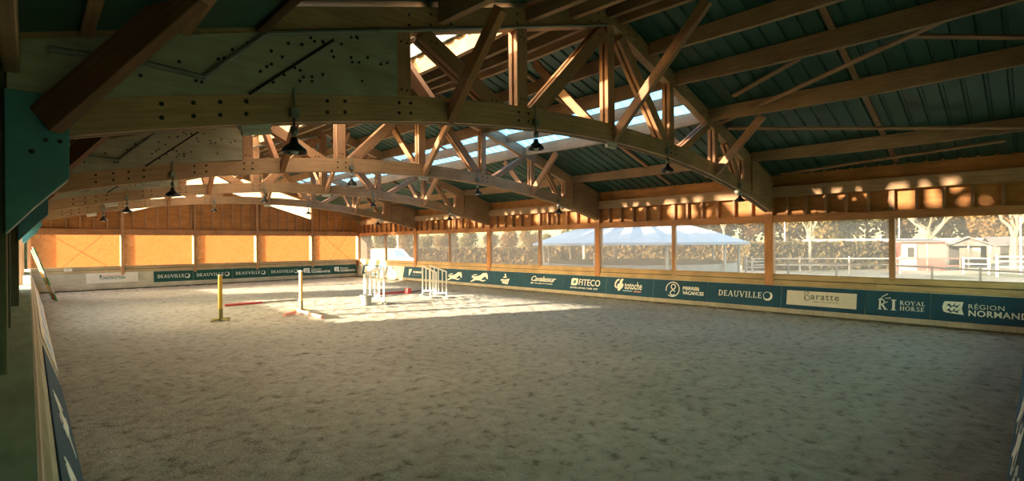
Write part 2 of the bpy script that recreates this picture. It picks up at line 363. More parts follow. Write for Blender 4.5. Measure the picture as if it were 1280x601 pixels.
# ------------------------------------------------------------------ trusses
def bolts(mb, pts, y, dy, r=.026, mi=1):
    for x, z in pts:
        n = 6; b = len(mb.v)
        poly = [(x + r * math.cos(2 * math.pi * i / n), y, z + r * math.sin(2 * math.pi * i / n)) for i in range(n)]
        mb.prism(poly, (0, dy, 0), mi)
def make_truss():
    t = empty('roof_truss')
    # bottom chord : parabolic arch, two laminations with a slot
    xs = [.12 + (W - .24) * i / 40 for i in range(41)]
    for ysd in (-1, 1):
        mb = MB()
        for a, c in zip(xs, xs[1:]):
            ya, yb = (.03, .13) if ysd > 0 else (-.13, -.03)
            za, zc = arch_lo(a), arch_lo(c)
            b = len(mb.v)
            pts = [(a, ya, za), (a, yb, za), (a, yb, za + .385), (a, ya, za + .385), (c, ya, zc), (c, yb, zc), (c, yb, zc + .385), (c, ya, zc + .385)]
            mb.v += pts
            for q in ((0, 1, 5, 4), (1, 2, 6, 5), (2, 3, 7, 6), (3, 0, 4, 7)):
                mb.f.append(tuple(b + i for i in q)); mb.mi.append(0)
                mb.uv.append([(pts[i][0] + (3 if ysd > 0 else 0), pts[i][2] - (za if i < 4 else zc) + pts[i][1]) for i in q])
        for e, xx in ((0, xs[0]), (1, xs[-1])):
            z = arch_lo(xx); mb.face([(xx, ya, z), (xx, yb, z), (xx, yb, z + .385), (xx, ya, z + .385)])
        if ysd < 0:
            for gx in (1.05, 1.35, 1.62, 1.9, 2.9, 3.15, 4.0, 4.2, 6.5, 6.75, 9.45, 9.7, 12.0, 12.25, 14.6, 14.85, 17.2):
                bolts(mb, [(gx, arch_lo(gx) + .12), (gx, arch_lo(gx) + .27)], -.13, -.012)
        mb.build('bottom_chord', [M['glulam'], M['bolt']], t)
    # top chords
    for s in (0, 1):
        mb = MB()
        f = (lambda x: x) if s == 0 else (lambda x: W - x)
        poly = [(f(-.1), -.1, chord_lo(-.1)), (f(CX), -.1, chord_lo(CX)), (f(CX), -.1, chord_lo(CX) + .40), (f(-.1), -.1, chord_lo(-.1) + .40)]
        mb.prism(poly, (0, .2, 0))
        for gx in (4.2, 4.6, 5.0, 6.5, 6.8, 8.7, 9.0):
            bolts(mb, [(f(gx), chord_lo(gx) + .12), (f(gx), chord_lo(gx) + .28)], -.1, -.012)
        mb.build('top_chord', [M['glulam'], M['bolt']], t, bevel=.008)
    # web verticals : pairs of boards
    def web(name, a, c, w=.24, m='timber', gap=.05):
        mb = MB()
        for sy in (-1, 1):
            yy = sy * (.045 + gap / 2)
            mb.beam((a[0], yy, a[1]), (c[0], yy, c[1]), .09, w, up=(1, 0, .001) if abs(a[0] - c[0]) < .05 else (0, 0, 1))
        for px, pz in (a, c):
            s = .22 if (px, pz) == a else -.22
            d = Vector((c[0] - a[0], c[1] - a[1])).normalized()
            bolts(mb, [(px + d.x * s + .05, pz + d.y * s), (px + d.x * s - .05, pz + d.y * s)], -.115, -.012, .02)
        return mb.build(name, [M[m], M['bolt']], t, bevel=.005)
    top = lambda x: arch_lo(x) + .30
    web('web_post', (4.1, top(4.1) - .05), (4.1, chord_lo(4.1) + .08))
    web('web_post', (6.62, top(6.62)), (6.62, chord_lo(6.62) + .05), .27)
    web('king_post', (CX - .15, top(CX) - .1), (CX - .15, chord_lo(CX) - .05), .26)
    web('web_post', (12.1, top(12.1)), (12.1, chord_lo(12.1) + .05), .22)
    web('web_post', (14.69, top(14.69)), (14.69, chord_lo(14.69) + .05), .2)
    web('web_post', (16.95, top(16.95) - .05), (16.95, chord_lo(16.95) + .05), .55, 'timber')
    web('web_diagonal', (4.45, chord_lo(4.45)), (6.1, top(6.1)), .26)
    web('web_diagonal', (9.2, chord_lo(9.2) - .1), (6.95, top(6.95)), .28)
    web('web_diagonal', (9.85, chord_lo(9.85) - .1), (11.9, top(11.9)), .28)
    web('web_diagonal', (14.3, chord_lo(14.3)), (12.6, top(12.6)), .2)
    web('web_diagonal', (15.5, chord_lo(15.5)), (16.4, top(16.4)), .18)
    # plywood haunch, left, with bolts and the diagonal board seam
    mb = MB()
    for yy, dy in ((-.165, .03), (.135, .03)):
        poly = [(-.14, yy, 4.0), (.12, yy, arch_lo(.12) + .36), (1.2, yy, arch_lo(1.2) + .36), (2.4, yy, arch_lo(2.4) + .36), (3.96, yy, arch_lo(3.96) + .36), (3.96, yy, chord_lo(3.96) + .06), (2.0, yy, chord_lo(2.0) + .06), (-.14, yy, chord_lo(-.14) + .06)]
        mb.prism(poly, (0, dy, 0))
    rnd = random.Random(3)
    pts = [(2.2 + .13 * k, 4.62 + .12 * k) for k in range(3)] + [(2.05 + .13 * k, 4.72 + .12 * k) for k in range(3)] + [(2.55 + .12 * k, 5.18 + .12 * k) for k in range(2)] + [(2.95 + .14 * k, 5.2 + .13 * k) for k in range(3)]
    for _ in range(34):
        x = rnd.uniform(.4, 3.8); lo, hi = arch_lo(x) + .48, chord_lo(x) - .04
        if hi > lo: pts.append((x, rnd.uniform(lo, hi)))
    bolts(mb, pts, -.165, -.016, .019)
    mb.beam((1.92, -.172, 4.42), (2.98, -.172, 5.36), .016, .035, mi=1)
    mb.build('plywood_haunch', [M['ply'], M['bolt']], t)
    # right haunch
    mb = MB()
    for yy, dy in ((-.16, .04), (.12, .04)):
        poly = [(17.25, yy, arch_lo(17.25) + .2), (19.1, yy, arch_lo(19.1) + .1), (19.1, yy, chord_lo(19.1) + .2), (17.25, yy, chord_lo(17.25) + .1)]
        mb.prism(poly, (0, dy, 0))
    mb.build('end_gusset', [M['glulam'], M['bolt']], t)
    # steel shoe on the left post
    mb = MB()
    mb.prism([(-.16, -.19, 2.72), (.04, -.19, 2.98), (.29, -.19, 3.27), (.29, -.19, 4.06), (-.16, -.19, 4.06)], (0, .38, 0))
    bolts(mb, [(.12, 3.84), (.22, 3.84), (.12, 3.62), (.22, 3.62), (.02, 3.5), (.22, 3.98)], -.19, -.014, .024)
    mb.build('steel_shoe', [M['teal_steel'], M['bolt']], t, bevel=.006)
    # knee braces up to the purlins on both sides
    for x in (4.95, 9.5, 14.6):
        dx = x if x < CX else W - x
        zt = roof_z(x) - .30
        zb = arch_lo(x) + .05
        ln = {4.95: 1.35, 9.5: 2.3, 14.6: 1.45}[x]
        for sy in (-1, 1):
            MB().beam((x, sy * .06, zb), (x, sy * ln, min(zt, zb + ln * 1.02)), .13, .20).build('knee_brace', M['post'] if x < 5 else M['timber'], t, bevel=.006)
    MB().beam((.12, -.20, 3.80), (1.15, -1.18, 5.02), .14, .30).build('knee_brace', M['dark_timber'], t, bevel=.008)
    return t
t0 = make_truss(); index_kids(t0)
TL = ['nearest arched timber roof truss with bolted plywood haunch at its left end', 'second arched timber roof truss from the camera, behind the nearest truss', 'third arched timber roof truss from the camera', 'farthest arched timber roof truss, in front of the far gable']
for k, y in enumerate(TR):
    o = t0 if k == 0 else copy_tree(t0)
    o.location = (0, y, 0); tag(o, TL[k], 'roof truss', 'arched timber roof trusses')
# gable rafters of the far end
mb = MB()
for s in (0, 1):
    f = (lambda x: x) if s == 0 else (lambda x: W - x)
    mb.prism([(f(-.1), 37.72, chord_lo(0)), (f(CX), 37.72, chord_lo(CX)), (f(CX), 37.72, chord_lo(CX) + .40), (f(-.1), 37.72, chord_lo(0) + .40)], (0, .3, 0))
tag(mb.build('trim_2', M['glulam']), 'gable rafters of the far end', kind='structure')

# ------------------------------------------------------------------ walls
def wall_posts(side, ys):
    for y in ys:
        main = y in MAIN
        w = .28 if main else .15
        mb = MB()
        if side == 'right':
            X0, X1 = (19.05, 19.33) if main else (19.12, 19.28)
            mb.box(X0, X1, y - w / 2, y + w / 2, 0., 4.3)
            m = M['post'] if main else M['timber']
        else:
            X0, X1 = (-.42, -.15) if main else (-.38, -.2)
            mb.box(X0, X1, y - w / 2, y + w / 2, 0., 4.35)
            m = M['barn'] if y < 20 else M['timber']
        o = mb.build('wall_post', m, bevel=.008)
        i = POSTS.index(y)
        if main: lab = 'thick timber wall post carrying the %s on the %s wall' % (TNAME[TR.index(y)], side)
        else:
            b = [p for p in range(5) if BAYS[p][0] < y < BAYS[p][1]][0]
            lab = 'thin timber window post on the %s wall %s' % (side, BAYN[b])
        tag(o, lab, 'post', 'timber posts of the %s wall' % side)
wall_posts('right', POSTS); wall_posts('left', POSTS)
# right wall upper part
mb = MB()
mb.box(19.26, 19.31, -.6, 38.0, ZT, 5.02)
wr = mb.build('wall_right', M['osb']); tag(wr, 'orange plywood strip above the right windows', kind='structure')
o = MB().box(19.10, 19.26, -.6, 37.95, ZT, ZT + .24).build('head_rail', M['post'], wr)
o = MB().box(18.98, 19.26, -.6, 37.95, 4.16, 4.52).build('top_plate', M['glulam'], wr, bevel=.01)
MB().box(19.12, 19.26, -.6, 37.95, 0, .5).build('plinth', M['kick'], wr)
edges = [-.5] + POSTS + [37.8]
stud0 = None
for a, c in zip(edges, edges[1:]):
    n = 6
    for i in range(1, n):
        y = a + (c - a) * i / n
        if stud0 is None:
            stud0 = MB().box(19.09, 19.26, -.035, .035, ZT + .24, 4.16).build('stud', M['timber'], wr); o = stud0
        else:
            o = stud0.copy(); COL.objects.link(o); o.parent = wr
        o.location = (0, y, 0)
for i, (a, c) in enumerate(zip(edges, edges[1:])):
    mb = MB(); mb.box(19.195, 19.205, a + .08, c - .08, ZS - .02, ZT + .02)
    win = mb.build(next_window(), M['right_pane']); tag(win, 'dusty window pane in bay %d of the right wall' % (i + 1), kind='structure')
    MB().box(19.15, 19.25, a, c, ZS - .06, ZS).build('window_sill', M['board'], win)
# left wall : boarded for the near half, open glazing further on
mb = MB()
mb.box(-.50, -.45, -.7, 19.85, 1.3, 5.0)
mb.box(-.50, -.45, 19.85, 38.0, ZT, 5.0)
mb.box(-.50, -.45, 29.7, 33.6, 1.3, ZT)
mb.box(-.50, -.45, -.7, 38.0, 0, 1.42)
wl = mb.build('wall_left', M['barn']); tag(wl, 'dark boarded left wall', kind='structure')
MB().box(-.17, -.055, -.6, 37.95, 4.22, 4.66).build('top_plate', M['glulam'], wl, bevel=.01)
MB().box(-.45, -.30, 19.85, 37.9, ZT, ZT + .24).build('head_rail', M['timber'], wl)
for a, c in ((19.85, 21.9), (21.98, 25.7), (25.84, 29.5), (33.7, 37.8)):
    mb = MB(); mb.box(-.478, -.472, a, c, 1.42, ZT)
    tag(mb.build(next_window(), M['left_pane']), 'clear side window of the left wall', kind='structure')
# near wall behind the camera : same openings as the far gable, green nets added to tint the light
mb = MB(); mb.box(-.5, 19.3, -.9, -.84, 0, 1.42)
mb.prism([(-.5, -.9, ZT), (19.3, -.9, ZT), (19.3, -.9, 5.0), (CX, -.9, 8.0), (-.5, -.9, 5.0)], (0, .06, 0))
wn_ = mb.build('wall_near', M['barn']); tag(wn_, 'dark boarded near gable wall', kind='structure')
for xa, xb in ((0, 4.02), (4.02, 7.76), (7.76, 11.51), (11.51, 15.38), (15.38, 19.1)):
    tag(MB().box(xa, xb, -.872, -.868, 1.42, ZT).build(next_window(), M['green_filter']), 'added green net tinting the light from the unseen near gable', kind='structure')
for x in (0, 4.02, 7.76, 11.51, 15.38, 19.1): MB().box(x - .1, x + .1, -.92, -.82, 0, 6.).build('post', M['barn'], wn_)
# far gable
FX = [4.02, 7.76, 11.51, 15.38]
FE = [-.05] + FX + [19.1]
clad = lambda x: 6.22 - .305 * abs(x - CX)
mb = MB()
mb.prism([(-.5, 37.98, ZT + .3), (4.02, 37.98, ZT + .3), (4.02, 37.98, 5.9), (-.5, 37.98, 4.95)], (0, .05, 0))
mb.prism([(15.38, 37.98, ZT + .3), (19.3, 37.98, ZT + .3), (19.3, 37.98, 4.95), (15.38, 37.98, 5.95)], (0, .05, 0))
mb.prism([(4.02, 37.98, ZT + .3), (15.38, 37.98, ZT + .3), (15.38, 37.98, clad(15.38)), (CX, 37.98, clad(CX)), (4.02, 37.98, clad(4.02))], (0, .05, 0))
mb.box(-.5, 19.3, 37.98, 38.03, 0, ZS - .05)
wf = mb.build('wall_far', M['osb']); tag(wf, 'orange plywood far gable with studs', kind='structure')
MB().box(-.3, 19.2, 37.80, 37.98, ZT, ZT + .36).build('head_rail', M['post'], wf, bevel=.01)
mb = MB()
for xa, xb in ((4.02, CX), (CX, 15.38)):
    mb.beam((xa, 37.9, clad(xa)), (xb, 37.9, clad(xb)), .16, .10)
mb.build('sloping_rail', M['timber'], wf)
for i in range(32):
    x = .3 + i * .605
    zt = clad(x) if 4.02 < x < 15.38 else chord_lo(x) + .05
    MB().box(x - .035, x + .035, 37.86, 37.98, ZT + .36, zt).build('stud', M['timber'], wf)
mb = MB(); mb.prism([(4.02, 38.0, clad(4.02)), (CX, 38.0, clad(CX)), (15.38, 38.0, clad(15.38)), (15.38, 38.0, roof_z(15.38) - .02), (CX, 38.0, roof_z(CX) - .02), (4.02, 38.0, roof_z(4.02) - .02)], (0, .01, 0))
tag(mb.build(next_window(), M['warm_roof_pane']), 'glazed band above the boarding of the far gable', kind='structure')
for i, x in enumerate(FX):
    o = MB().box(x - .08, x + .08, 37.78, 37.98, 0, 5.9).build('wall_post', M['timber'], bevel=.008)
    tag(o, ORD[i] + ' inner timber post from the left on the far gable wall', 'post', 'inner posts of the far gable')
for i, x in enumerate([0.0] + FX + [19.14]):
    o = MB().box(x - .08, x + .08, 38.04, 38.44 if i == 0 else 38.24, 0, 4.2).build('gable_buttress', M['timber'])
    tag(o, ORD[i] + ' outer timber buttress from the left behind the far gable openings', 'buttress', 'outer buttresses of the far gable')
for i, (a, c) in enumerate(zip(FE, FE[1:])):
    mb = MB(); mb.box(a + .08, c - .08, 38.0, 38.008, ZS - .03, ZT + .02)
    win = mb.build(next_window(), M['net']); tag(win, 'windbreak net coloured like orange backlight in opening %d of the far wall' % (i + 1), kind='structure')
    MB().box(a, c, 37.84, 37.98, ZS - .06, ZS).build('window_sill', M['board'], win)
    if i in (0, 4):
        xa, xb = a + .5, c - .5
        MB().tube([(xa + .4, 37.95, ZT), (xb - .2, 37.95, ZS)], .012, 5).build('bracing_cable', M['bolt'], win)
        MB().tube([(xb - .4, 37.95, ZT), (xa + .9, 37.95, ZS)], .012, 5).build('bracing_cable', M['bolt'], win)
o = MB().box(19.0, 19.3, 37.72, 38.0, 0, 4.4).build('wall_post', M['post'], bevel=.01)
tag(o, 'corner post where the far gable meets the right wall', 'post')

# ------------------------------------------------------------------ kickboards (leaning) and banners
class Frame:
    def __init__(s, O, a, up): s.O = Vector(O); s.a = Vector(a); s.u = Vector(up).normalized(); s.n = s.a.cross(s.u).normalized()
    def P(s, t, h, d=0.): return s.O + s.a * t + s.u * h + s.n * d
    def slab(s, mb, t0, t1, h0, h1, d0, d1, mi=0):
        mb.hexa([s.P(t0, h0, d0), s.P(t0, h1, d0), s.P(t0, h1, d1), s.P(t0, h0, d1), s.P(t1, h0, d0), s.P(t1, h1, d0), s.P(t1, h1, d1), s.P(t1, h0, d1)], mi); return mb
FR = Frame((18.84, 37.9, 0), (0, -1, 0), (.20, 0, .98))
FF = Frame((0, 37.60, 0), (1, 0, 0), (0, .20, .98))
FL = Frame((.42, .4, 0), (0, 1, 0), (-.285, 0, .96))
FN = Frame((18.8, .28, 0), (-1, 0, 0), (0, -.20, .98))
def kickboard(fr, length, lab, green=False, capw=.2, capm='board'):
    e = empty('kickboard', fr.P(length / 2, 0)); e.rotation_euler = (0, 0, 0); bpy.context.view_layer.update()
    inv = Matrix.Translation(-fr.P(length / 2, 0))
    def part(name, mb, m, bevel=.006):
        o = mb.build(name, m, e, bevel=bevel); o.data.transform(inv); return o
    mb = MB()
    n = int(length / 3.2)
    for h0, h1 in ((1.295, 1.455), (1.105, 1.265)):
        for i in range(n):
            fr.slab(mb, length * i / n + .004, length * (i + 1) / n - .004, h0, h1, -.04, 0)
    part('upper_boards', mb, M['board'] if capm == 'board' else M['oldboard'])
    part('backing_panel', fr.slab(MB(), 0, length, .28, 1.10, -.05, -.006), M['kick'] if not green else M['oldboard'])
    part('gap_shade_board', fr.slab(fr.slab(MB(), 0, length, 1.10, 1.46, -.08, -.045), 0, length, .0, .28, -.08, -.045), M['barn'])  # dark colour stands in for shade in the gaps and at the foot
    mb = MB(); k = int(length / .28)
    for i in range(k): fr.slab(mb, length * i / k + .003, length * (i + 1) / k - .003, .145, .30, -.03, 0)
    part('kick_plank', mb, M['kick'])
    c0, c1 = fr.P(0, 1.47), fr.P(length, 1.47)
    nh = Vector((fr.n.x, fr.n.y, 0)).normalized()
    mb = MB(); a, b = c0 - nh * (capw / 2 - .03), c1 - nh * (capw / 2 - .03)
    mb.beam(a, b, capw, .04); part('cap_rail', mb, M[capm])
    tag(e, lab, 'kickboard', 'leaning kickboards round the arena')
    return e
kickboard(FR, 37.7, 'long leaning timber kickboard under the right wall windows', capw=.08)
kickboard(FF, 18.9, 'leaning timber kickboard under the orange openings of the far wall', capw=.08)
kickboard(FL, 37.1, 'leaning timber kickboard with wide green ledge along the left wall', capw=.50, capm='ledge')
kickboard(FN, 18.2, 'leaning timber kickboard across the near end at bottom right corner')
o = MB().tube([FL.P(.2, 1.455, .02), FL.P(37.0, 1.455, .02)], .028, 8).build('edge_pipe', M['steel'])
tag(o, 'pale steel tube along the inner edge of the left ledge', 'tube')

# ---- print helpers: everything is a thin raised mesh on a banner
def text_mesh(body, size_bold=0., shear=0., spacing=1.):
    cu = bpy.data.curves.new('txt', 'FONT'); cu.body = body; cu.size = 1.; cu.offset = size_bold; cu.shear = shear; cu.space_character = spacing; cu.resolution_u = 3
    ob = bpy.data.objects.new('txt', cu); COL.objects.link(ob)
    dg = bpy.context.evaluated_depsgraph_get()
    me = bpy.data.meshes.new_from_object(ob.evaluated_get(dg))
    v = [tuple(x.co)[:2] for x in me.vertices]; f = [tuple(p.vertices) for p in me.polygons]
    bpy.data.objects.remove(ob); bpy.data.curves.remove(cu); bpy.data.meshes.remove(me)
    return v, f
def fit(vf, t0, t1, h0, h1):
    v, f = vf
    xs = [a for a, b in v]; ys = [b for a, b in v]; ax, bx, ay, by = min(xs), max(xs), min(ys), max(ys)
    return [(t0 + (a - ax) / (bx - ax) * (t1 - t0), h0 + (b - ay) / (by - ay) * (h1 - h0)) for a, b in v], f
def put(fr, vf, mats, name, parent, d=.016):
    me = bpy.data.meshes.new(name); v, f = vf
    me.from_pydata([tuple(fr.P(a, b, d)) for a, b in v], [], f); me.materials.append(mats)
    bm = bmesh.new(); bm.from_mesh(me)
    r = bmesh.ops.extrude_face_region(bm, geom=bm.faces[:])
    bmesh.ops.translate(bm, verts=[x for x in r['geom'] if isinstance(x, bmesh.types.BMVert)], vec=-fr.n * .006)
    bmesh.ops.recalc_face_normals(bm, faces=bm.faces); bm.to_mesh(me); bm.free()
    o = bpy.data.objects.new(name, me); COL.objects.link(o); o.parent = parent; return o
def text(fr, body, t0, t1, h0, h1, parent, m='print', bold=0., shear=0., spacing=1.):
    return put(fr, fit(text_mesh(body, bold, shear, spacing), t0, t1, h0, h1), M[m], 'lettering', parent)
def polys(fr, plist, t0, h0, s, parent, m='print', name='logo', sx=None):
    v, f = [], []
    for pl in plist:
        b = len(v); v += [(t0 + x * (sx or s), h0 + y * s) for x, y in pl]; f.append(tuple(range(b, b + len(pl))))
    return put(fr, (v, f), M[m], name, parent)
def ribbon(pts, w, closed=False):
    out = []; n = len(pts)
    for i in range(n if closed else n - 1):
        a, b = Vector(pts[i]), Vector(pts[(i + 1) % n]); d = (b - a).normalized(); q = Vector((-d.y, d.x)) * w / 2; a2, b2 = a - d * w * .2, b + d * w * .2
        out.append([tuple(a2 - q), tuple(b2 - q), tuple(b2 + q), tuple(a2 + q)])
    return out
def arc(cx, cy, r, a0, a1, n=16, ry=None):
    return [(cx + r * math.cos(R(a0 + (a1 - a0) * i / n)), cy + (ry or r) * math.sin(R(a0 + (a1 - a0) * i / n))) for i in range(n + 1)]
# small serif capitals drawn as thick and thin strokes
def serif(ch):
    K, T = .17, .07; S = []
    bar = lambda x0, y0, x1, y1, w: S.extend(ribbon([(x0, y0), (x1, y1)], w))
    foot = lambda x, y: S.extend(ribbon([(x - .16, y), (x + .16, y)], T))
    w = .8
    if ch in 'DEILRH':
        bar(.18, .03, .18, .97, K); foot(.18, .035); foot(.18, .965)
    if ch == 'D': S.extend(ribbon([(.18, .97)] + arc(.3, .5, .48, 90, -90, 14) + [(.18, .03)], .10)); S.extend(ribbon(arc(.3, .5, .47, 45, -45, 8), K)); w = .9
    if ch == 'E':
        for y, l in ((.035, .62), (.5, .5), (.965, .6)): bar(.18, y, l, y, T)
        bar(.62, 0, .62, .22, T); bar(.6, .8, .6, 1, T); bar(.5, .4, .5, .6, T); w = .75
    if ch == 'L': bar(.18, .035, .62, .035, T); bar(.62, 0, .62, .25, T); w = .74
    if ch == 'I': w = .42
    if ch == 'R':
        S.extend(ribbon([(.18, .97)] + arc(.36, .74, .23, 90, -90, 10) + [(.18, .51)], .10)); bar(.38, .5, .72, .03, K); foot(.76, .035); w = .9
    if ch == 'H': bar(.78, .03, .78, .97, K); foot(.78, .035); foot(.78, .965); bar(.18, .5, .78, .5, T); w = 1.02
    if ch == 'A': bar(.08, .03, .45, .97, T); bar(.45, .97, .84, .03, K); bar(.2, .34, .7, .34, T); foot(.1, .035); foot(.82, .035); w = .98
    if ch == 'U': S.extend(ribbon([(.18, .97), (.18, .35)], K)); S.extend(ribbon([(.18, .35)] + arc(.47, .33, .29, 180, 360, 12, .3) + [(.76, .97)], .10)); foot(.18, .965); foot(.76, .965); w = .98
    if ch == 'V': bar(.1, .97, .46, .03, K); bar(.46, .03, .82, .97, T); foot(.1, .965); foot(.82, .965); w = .96
    if ch == 'Y': bar(.1, .97, .45, .5, K); bar(.45, .5, .8, .97, T); bar(.45, .5, .45, .03, K); foot(.1, .965); foot(.8, .965); foot(.45, .035); w = .92
    if ch == 'O': S.extend(ribbon(arc(.5, .5, .43, 0, 360, 22, .47), .10)); S.extend(ribbon(arc(.5, .5, .42, -40, 40, 6, .46), K)); S.extend(ribbon(arc(.5, .5, .42, 140, 220, 6, .46), K)); w = 1.05
    if ch == 'S': S.extend(ribbon(arc(.36, .73, .24, 30, 270, 12), .11) + ribbon(arc(.36, .27, .25, 90, -150, 12), .13)); w = .74
    return S, w
def serif_text(fr, body, t0, t1, h0, h1, parent, m='print', gap=.12):
    x = 0; pl = []
    for ch in body:
        S, w = serif(ch)
        pl += [[(a + x, b) for a, b in q] for q in S]; x += w + gap
    x -= gap; v, f = [], []
    for q in pl:
        b = len(v); v += [(t0 + a / x * (t1 - t0), h0 + c * (h1 - h0)) for a, c in q]; f.append(tuple(range(b, b + len(q))))
    return put(fr, (v, f), M[m], 'lettering', parent)
def banner(fr, t0, t1, h0, h1, lab, m='banner', group=None, cat='banner', d0=0.002):
    o = fr.slab(MB(), t0, t1, h0, h1, d0, d0 + .009).build('advertising_banner', M[m])
    tag(o, lab, cat, group); return o
def crescent(fr, cx, cy, r, parent):
    polys(fr, [[*arc(0, 0, 1, 50, -150, 20), *reversed(arc(-.13, .1, .72, 50, -150, 20))], ] , cx, cy, r, parent)
    polys(fr, ribbon(arc(-.1, .08, .78, 45, 215, 14), .10), cx, cy, r, parent)
def deauville(fr, t0, t1, b, hh=.21, cy=.69):
    w = t1 - t0
    serif_text(fr, 'DEAUVILLE', t0, t0 + w * .82, cy - hh / 2, cy + hh / 2, b)
    crescent(fr, t0 + w * .92, cy - .01, hh * .78, b)
def normandie(fr, t0, t1, b, cy=.68):
    w = t1 - t0; s = .36
    fw = w * .235
    polys(fr, [[(.12, 1), (1, 1), (.93, .6), (.93, .4), (1.02, 0), (.6, .05), (.2, .1), (.06, .18), (0, .5), (.04, .8)]], t0, cy - s / 2, s, b, sx=fw)
    for k in (0, 1):   # two passant lions as dark cut shapes on the flag
        y = .56 - .40 * k
        pl = [[(.24, y + .12), (.5, y + .1), (.72, y + .14), (.86, y + .28), (.78, y + .12), (.72, y + .05), (.78, y - .04), (.66, y - .02), (.62, y + .05), (.46, y + .04), (.42, y - .05), (.34, y - .04), (.36, y + .04)], [(.2, y + .1), (.3, y + .26), (.4, y + .22), (.38, y + .1)], [(.5, y + .1), (.58, y + .30), (.66, y + .26), (.58, y + .2), (.58, y + .12)]]
        v, f = [], []
        for q in pl:
            bb = len(v); v += [(t0 + x * fw, cy - s / 2 + yy * s) for x, yy in q]; f.append(tuple(range(bb, bb + len(q))))
        put(fr, (v, f), M['banner'], 'logo', b, .020)
    text(fr, 'RÉGION', t0 + w * .29, t0 + w * .66, cy + .005, cy + .165, b, bold=-.005, spacing=1.1)
    text(fr, 'NORMANDIE', t0 + w * .29, t1, cy - .20, cy - .03, b, bold=.018, spacing=1.08)
HORSE = [[(0, .0), (.12, .03), (.27, .17), (.40, .22), (.52, .18), (.66, .30), (.72, .45), (.80, .58), (.86, .62), (.93, .42), (1.0, .36), (1.0, .52), (.97, .78), (.90, .97), (.82, 1.0), (.86, .88), (.76, .96), (.66, .90), (.58, .76), (.46, .64), (.32, .58), (.22, .56), (.14, .64), (.04, .62), (.12, .52), (.02, .42), (.16, .40), (.2, .32), (.10, .18)],
         [(.58, .30), (.72, .24), (.86, .30), (.9, .22), (.74, .12), (.6, .16)], [(.10, .70), (.24, .78), (.4, .74), (.3, .66)]]
def Tr(y): return 37.9 - y
H0, H1 = .30, 1.07
RB = [  # (y far, y near, label, painter)
    (36.9, 34.0, 'teal banner with a pale sponsor board at the far corner of the right wall'),
    (34.0, 31.9, 'white printed banner in the sunlit wedge of the right wall, nearer the far corner'),
    (31.9, 30.9, 'white banner with a light blue stripe in the sunlit wedge of the right wall'),
    (30.9, 27.2, 'teal banner with a small white shield emblem and two short text lines'),
    (27.2, 23.6, 'teal banner with a white leaping horse, beside the right jump wings'),
    (23.6, 21.5, 'teal banner with a white leaping horse, second from the right jump wings'),
    (21.5, 19.4, 'teal banner with a small stacked white crest'),
    (19.4, 16.25, 'teal banner with white slanted script lettering above a small line'),
    (16.25, 13.7, 'teal banner with a white square leaf mark and bold capitals'),
    (13.7, 11.3, 'teal banner with a white bottle emblem and rounded bold lowercase lettering'),
    (11.3, 8.95, 'teal banner with a white swirl inside a ring'),
    (8.95, 6.3, 'teal banner with wide serif capitals and a crescent, on the right wall'),
    (6.3, 3.85, 'teal banner behind a large cream board with dark lettering'),
    (3.85, 2.25, 'dark teal banner with a white letter monogram and serif capitals'),
    (2.25, .14, 'dark teal banner with a white lion flag at the right end of the right wall'),
]
B = []
for k, (ya, yb, lab) in enumerate(RB):
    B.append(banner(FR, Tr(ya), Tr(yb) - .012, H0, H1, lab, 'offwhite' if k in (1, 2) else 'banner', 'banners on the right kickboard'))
fr = FR
polys(fr, [[(0, 0), (1, 0), (1, 1), (0, 1)]], Tr(36.6), .45, .5, B[0], 'offwhite', sx=2.3)
for q in range(4): polys(fr, [[(0, 0), (1, 0), (1, 1), (0, 1)]], Tr(36.4 - q * .5), .62, .14, B[0], 'greyprint', sx=.3)
polys(fr, [[(.0, 0), (.25, 0), (.35, 1), (.1, 1)], [(.55, 0), (.75, 0), (.85, 1), (.65, 1)]], Tr(33.6), .34, .66, B[1], 'greyprint', sx=1.5)
polys(fr, [[(0, 0), (.4, 0), (.5, 1), (.1, 1)]], Tr(31.8), .34, .68, B[2], 'blueprint', sx=.9)
# shield emblem
polys(fr, [[(.1, .9), (.3, 1), (.4, .8), (.55, 1), (.75, .9), (.6, .6), (.3, 0), (.15, .45)]], Tr(30.3), .42, .52, B[3], sx=.55)
text(fr, 'NORMANDIE', Tr(29.7), Tr(28.5), .66, .80, B[3], bold=.01)
text(fr, 'équitation', Tr(29.7), Tr(28.8), .46, .58, B[3], m='greyprint')
polys(fr, HORSE, Tr(25.75), .34, .58, B[4], sx=1.45)
polys(fr, HORSE, Tr(23.45), .36, .60, B[5], sx=1.55)
polys(fr, [[(.42, .72), (.55, .76), (.6, .88), (.5, 1.0), (.38, .96), (.42, .9), (.5, .86)], [(.3, .62), (.62, .60), (.72, .74), (.5, .72), (.36, .74)], [(.02, .38), (.2, .5), (.5, .46), (.8, .52), (1, .56), (.94, .3), (.86, .02), (.6, .06), (.3, .1), (.22, .28)]], Tr(20.85), .36, .60, B[6], sx=.75)
text(fr, 'cheval', Tr(20.7), Tr(20.2), .50, .62, B[6], m='tealprint', bold=.02)
text(fr, 'Cavalassur', Tr(18.45), Tr(16.75), .66, .93, B[7], bold=.012, shear=.35, spacing=.92)
text(fr, 'le bon galop de la mutuelle', Tr(18.25), Tr(16.95), .515, .60, B[7], bold=.008)
polys(fr, [[(0, 0), (1, 0), (1, 1), (0, 1)]], Tr(18.45), .525, .07, B[7], sx=.13)
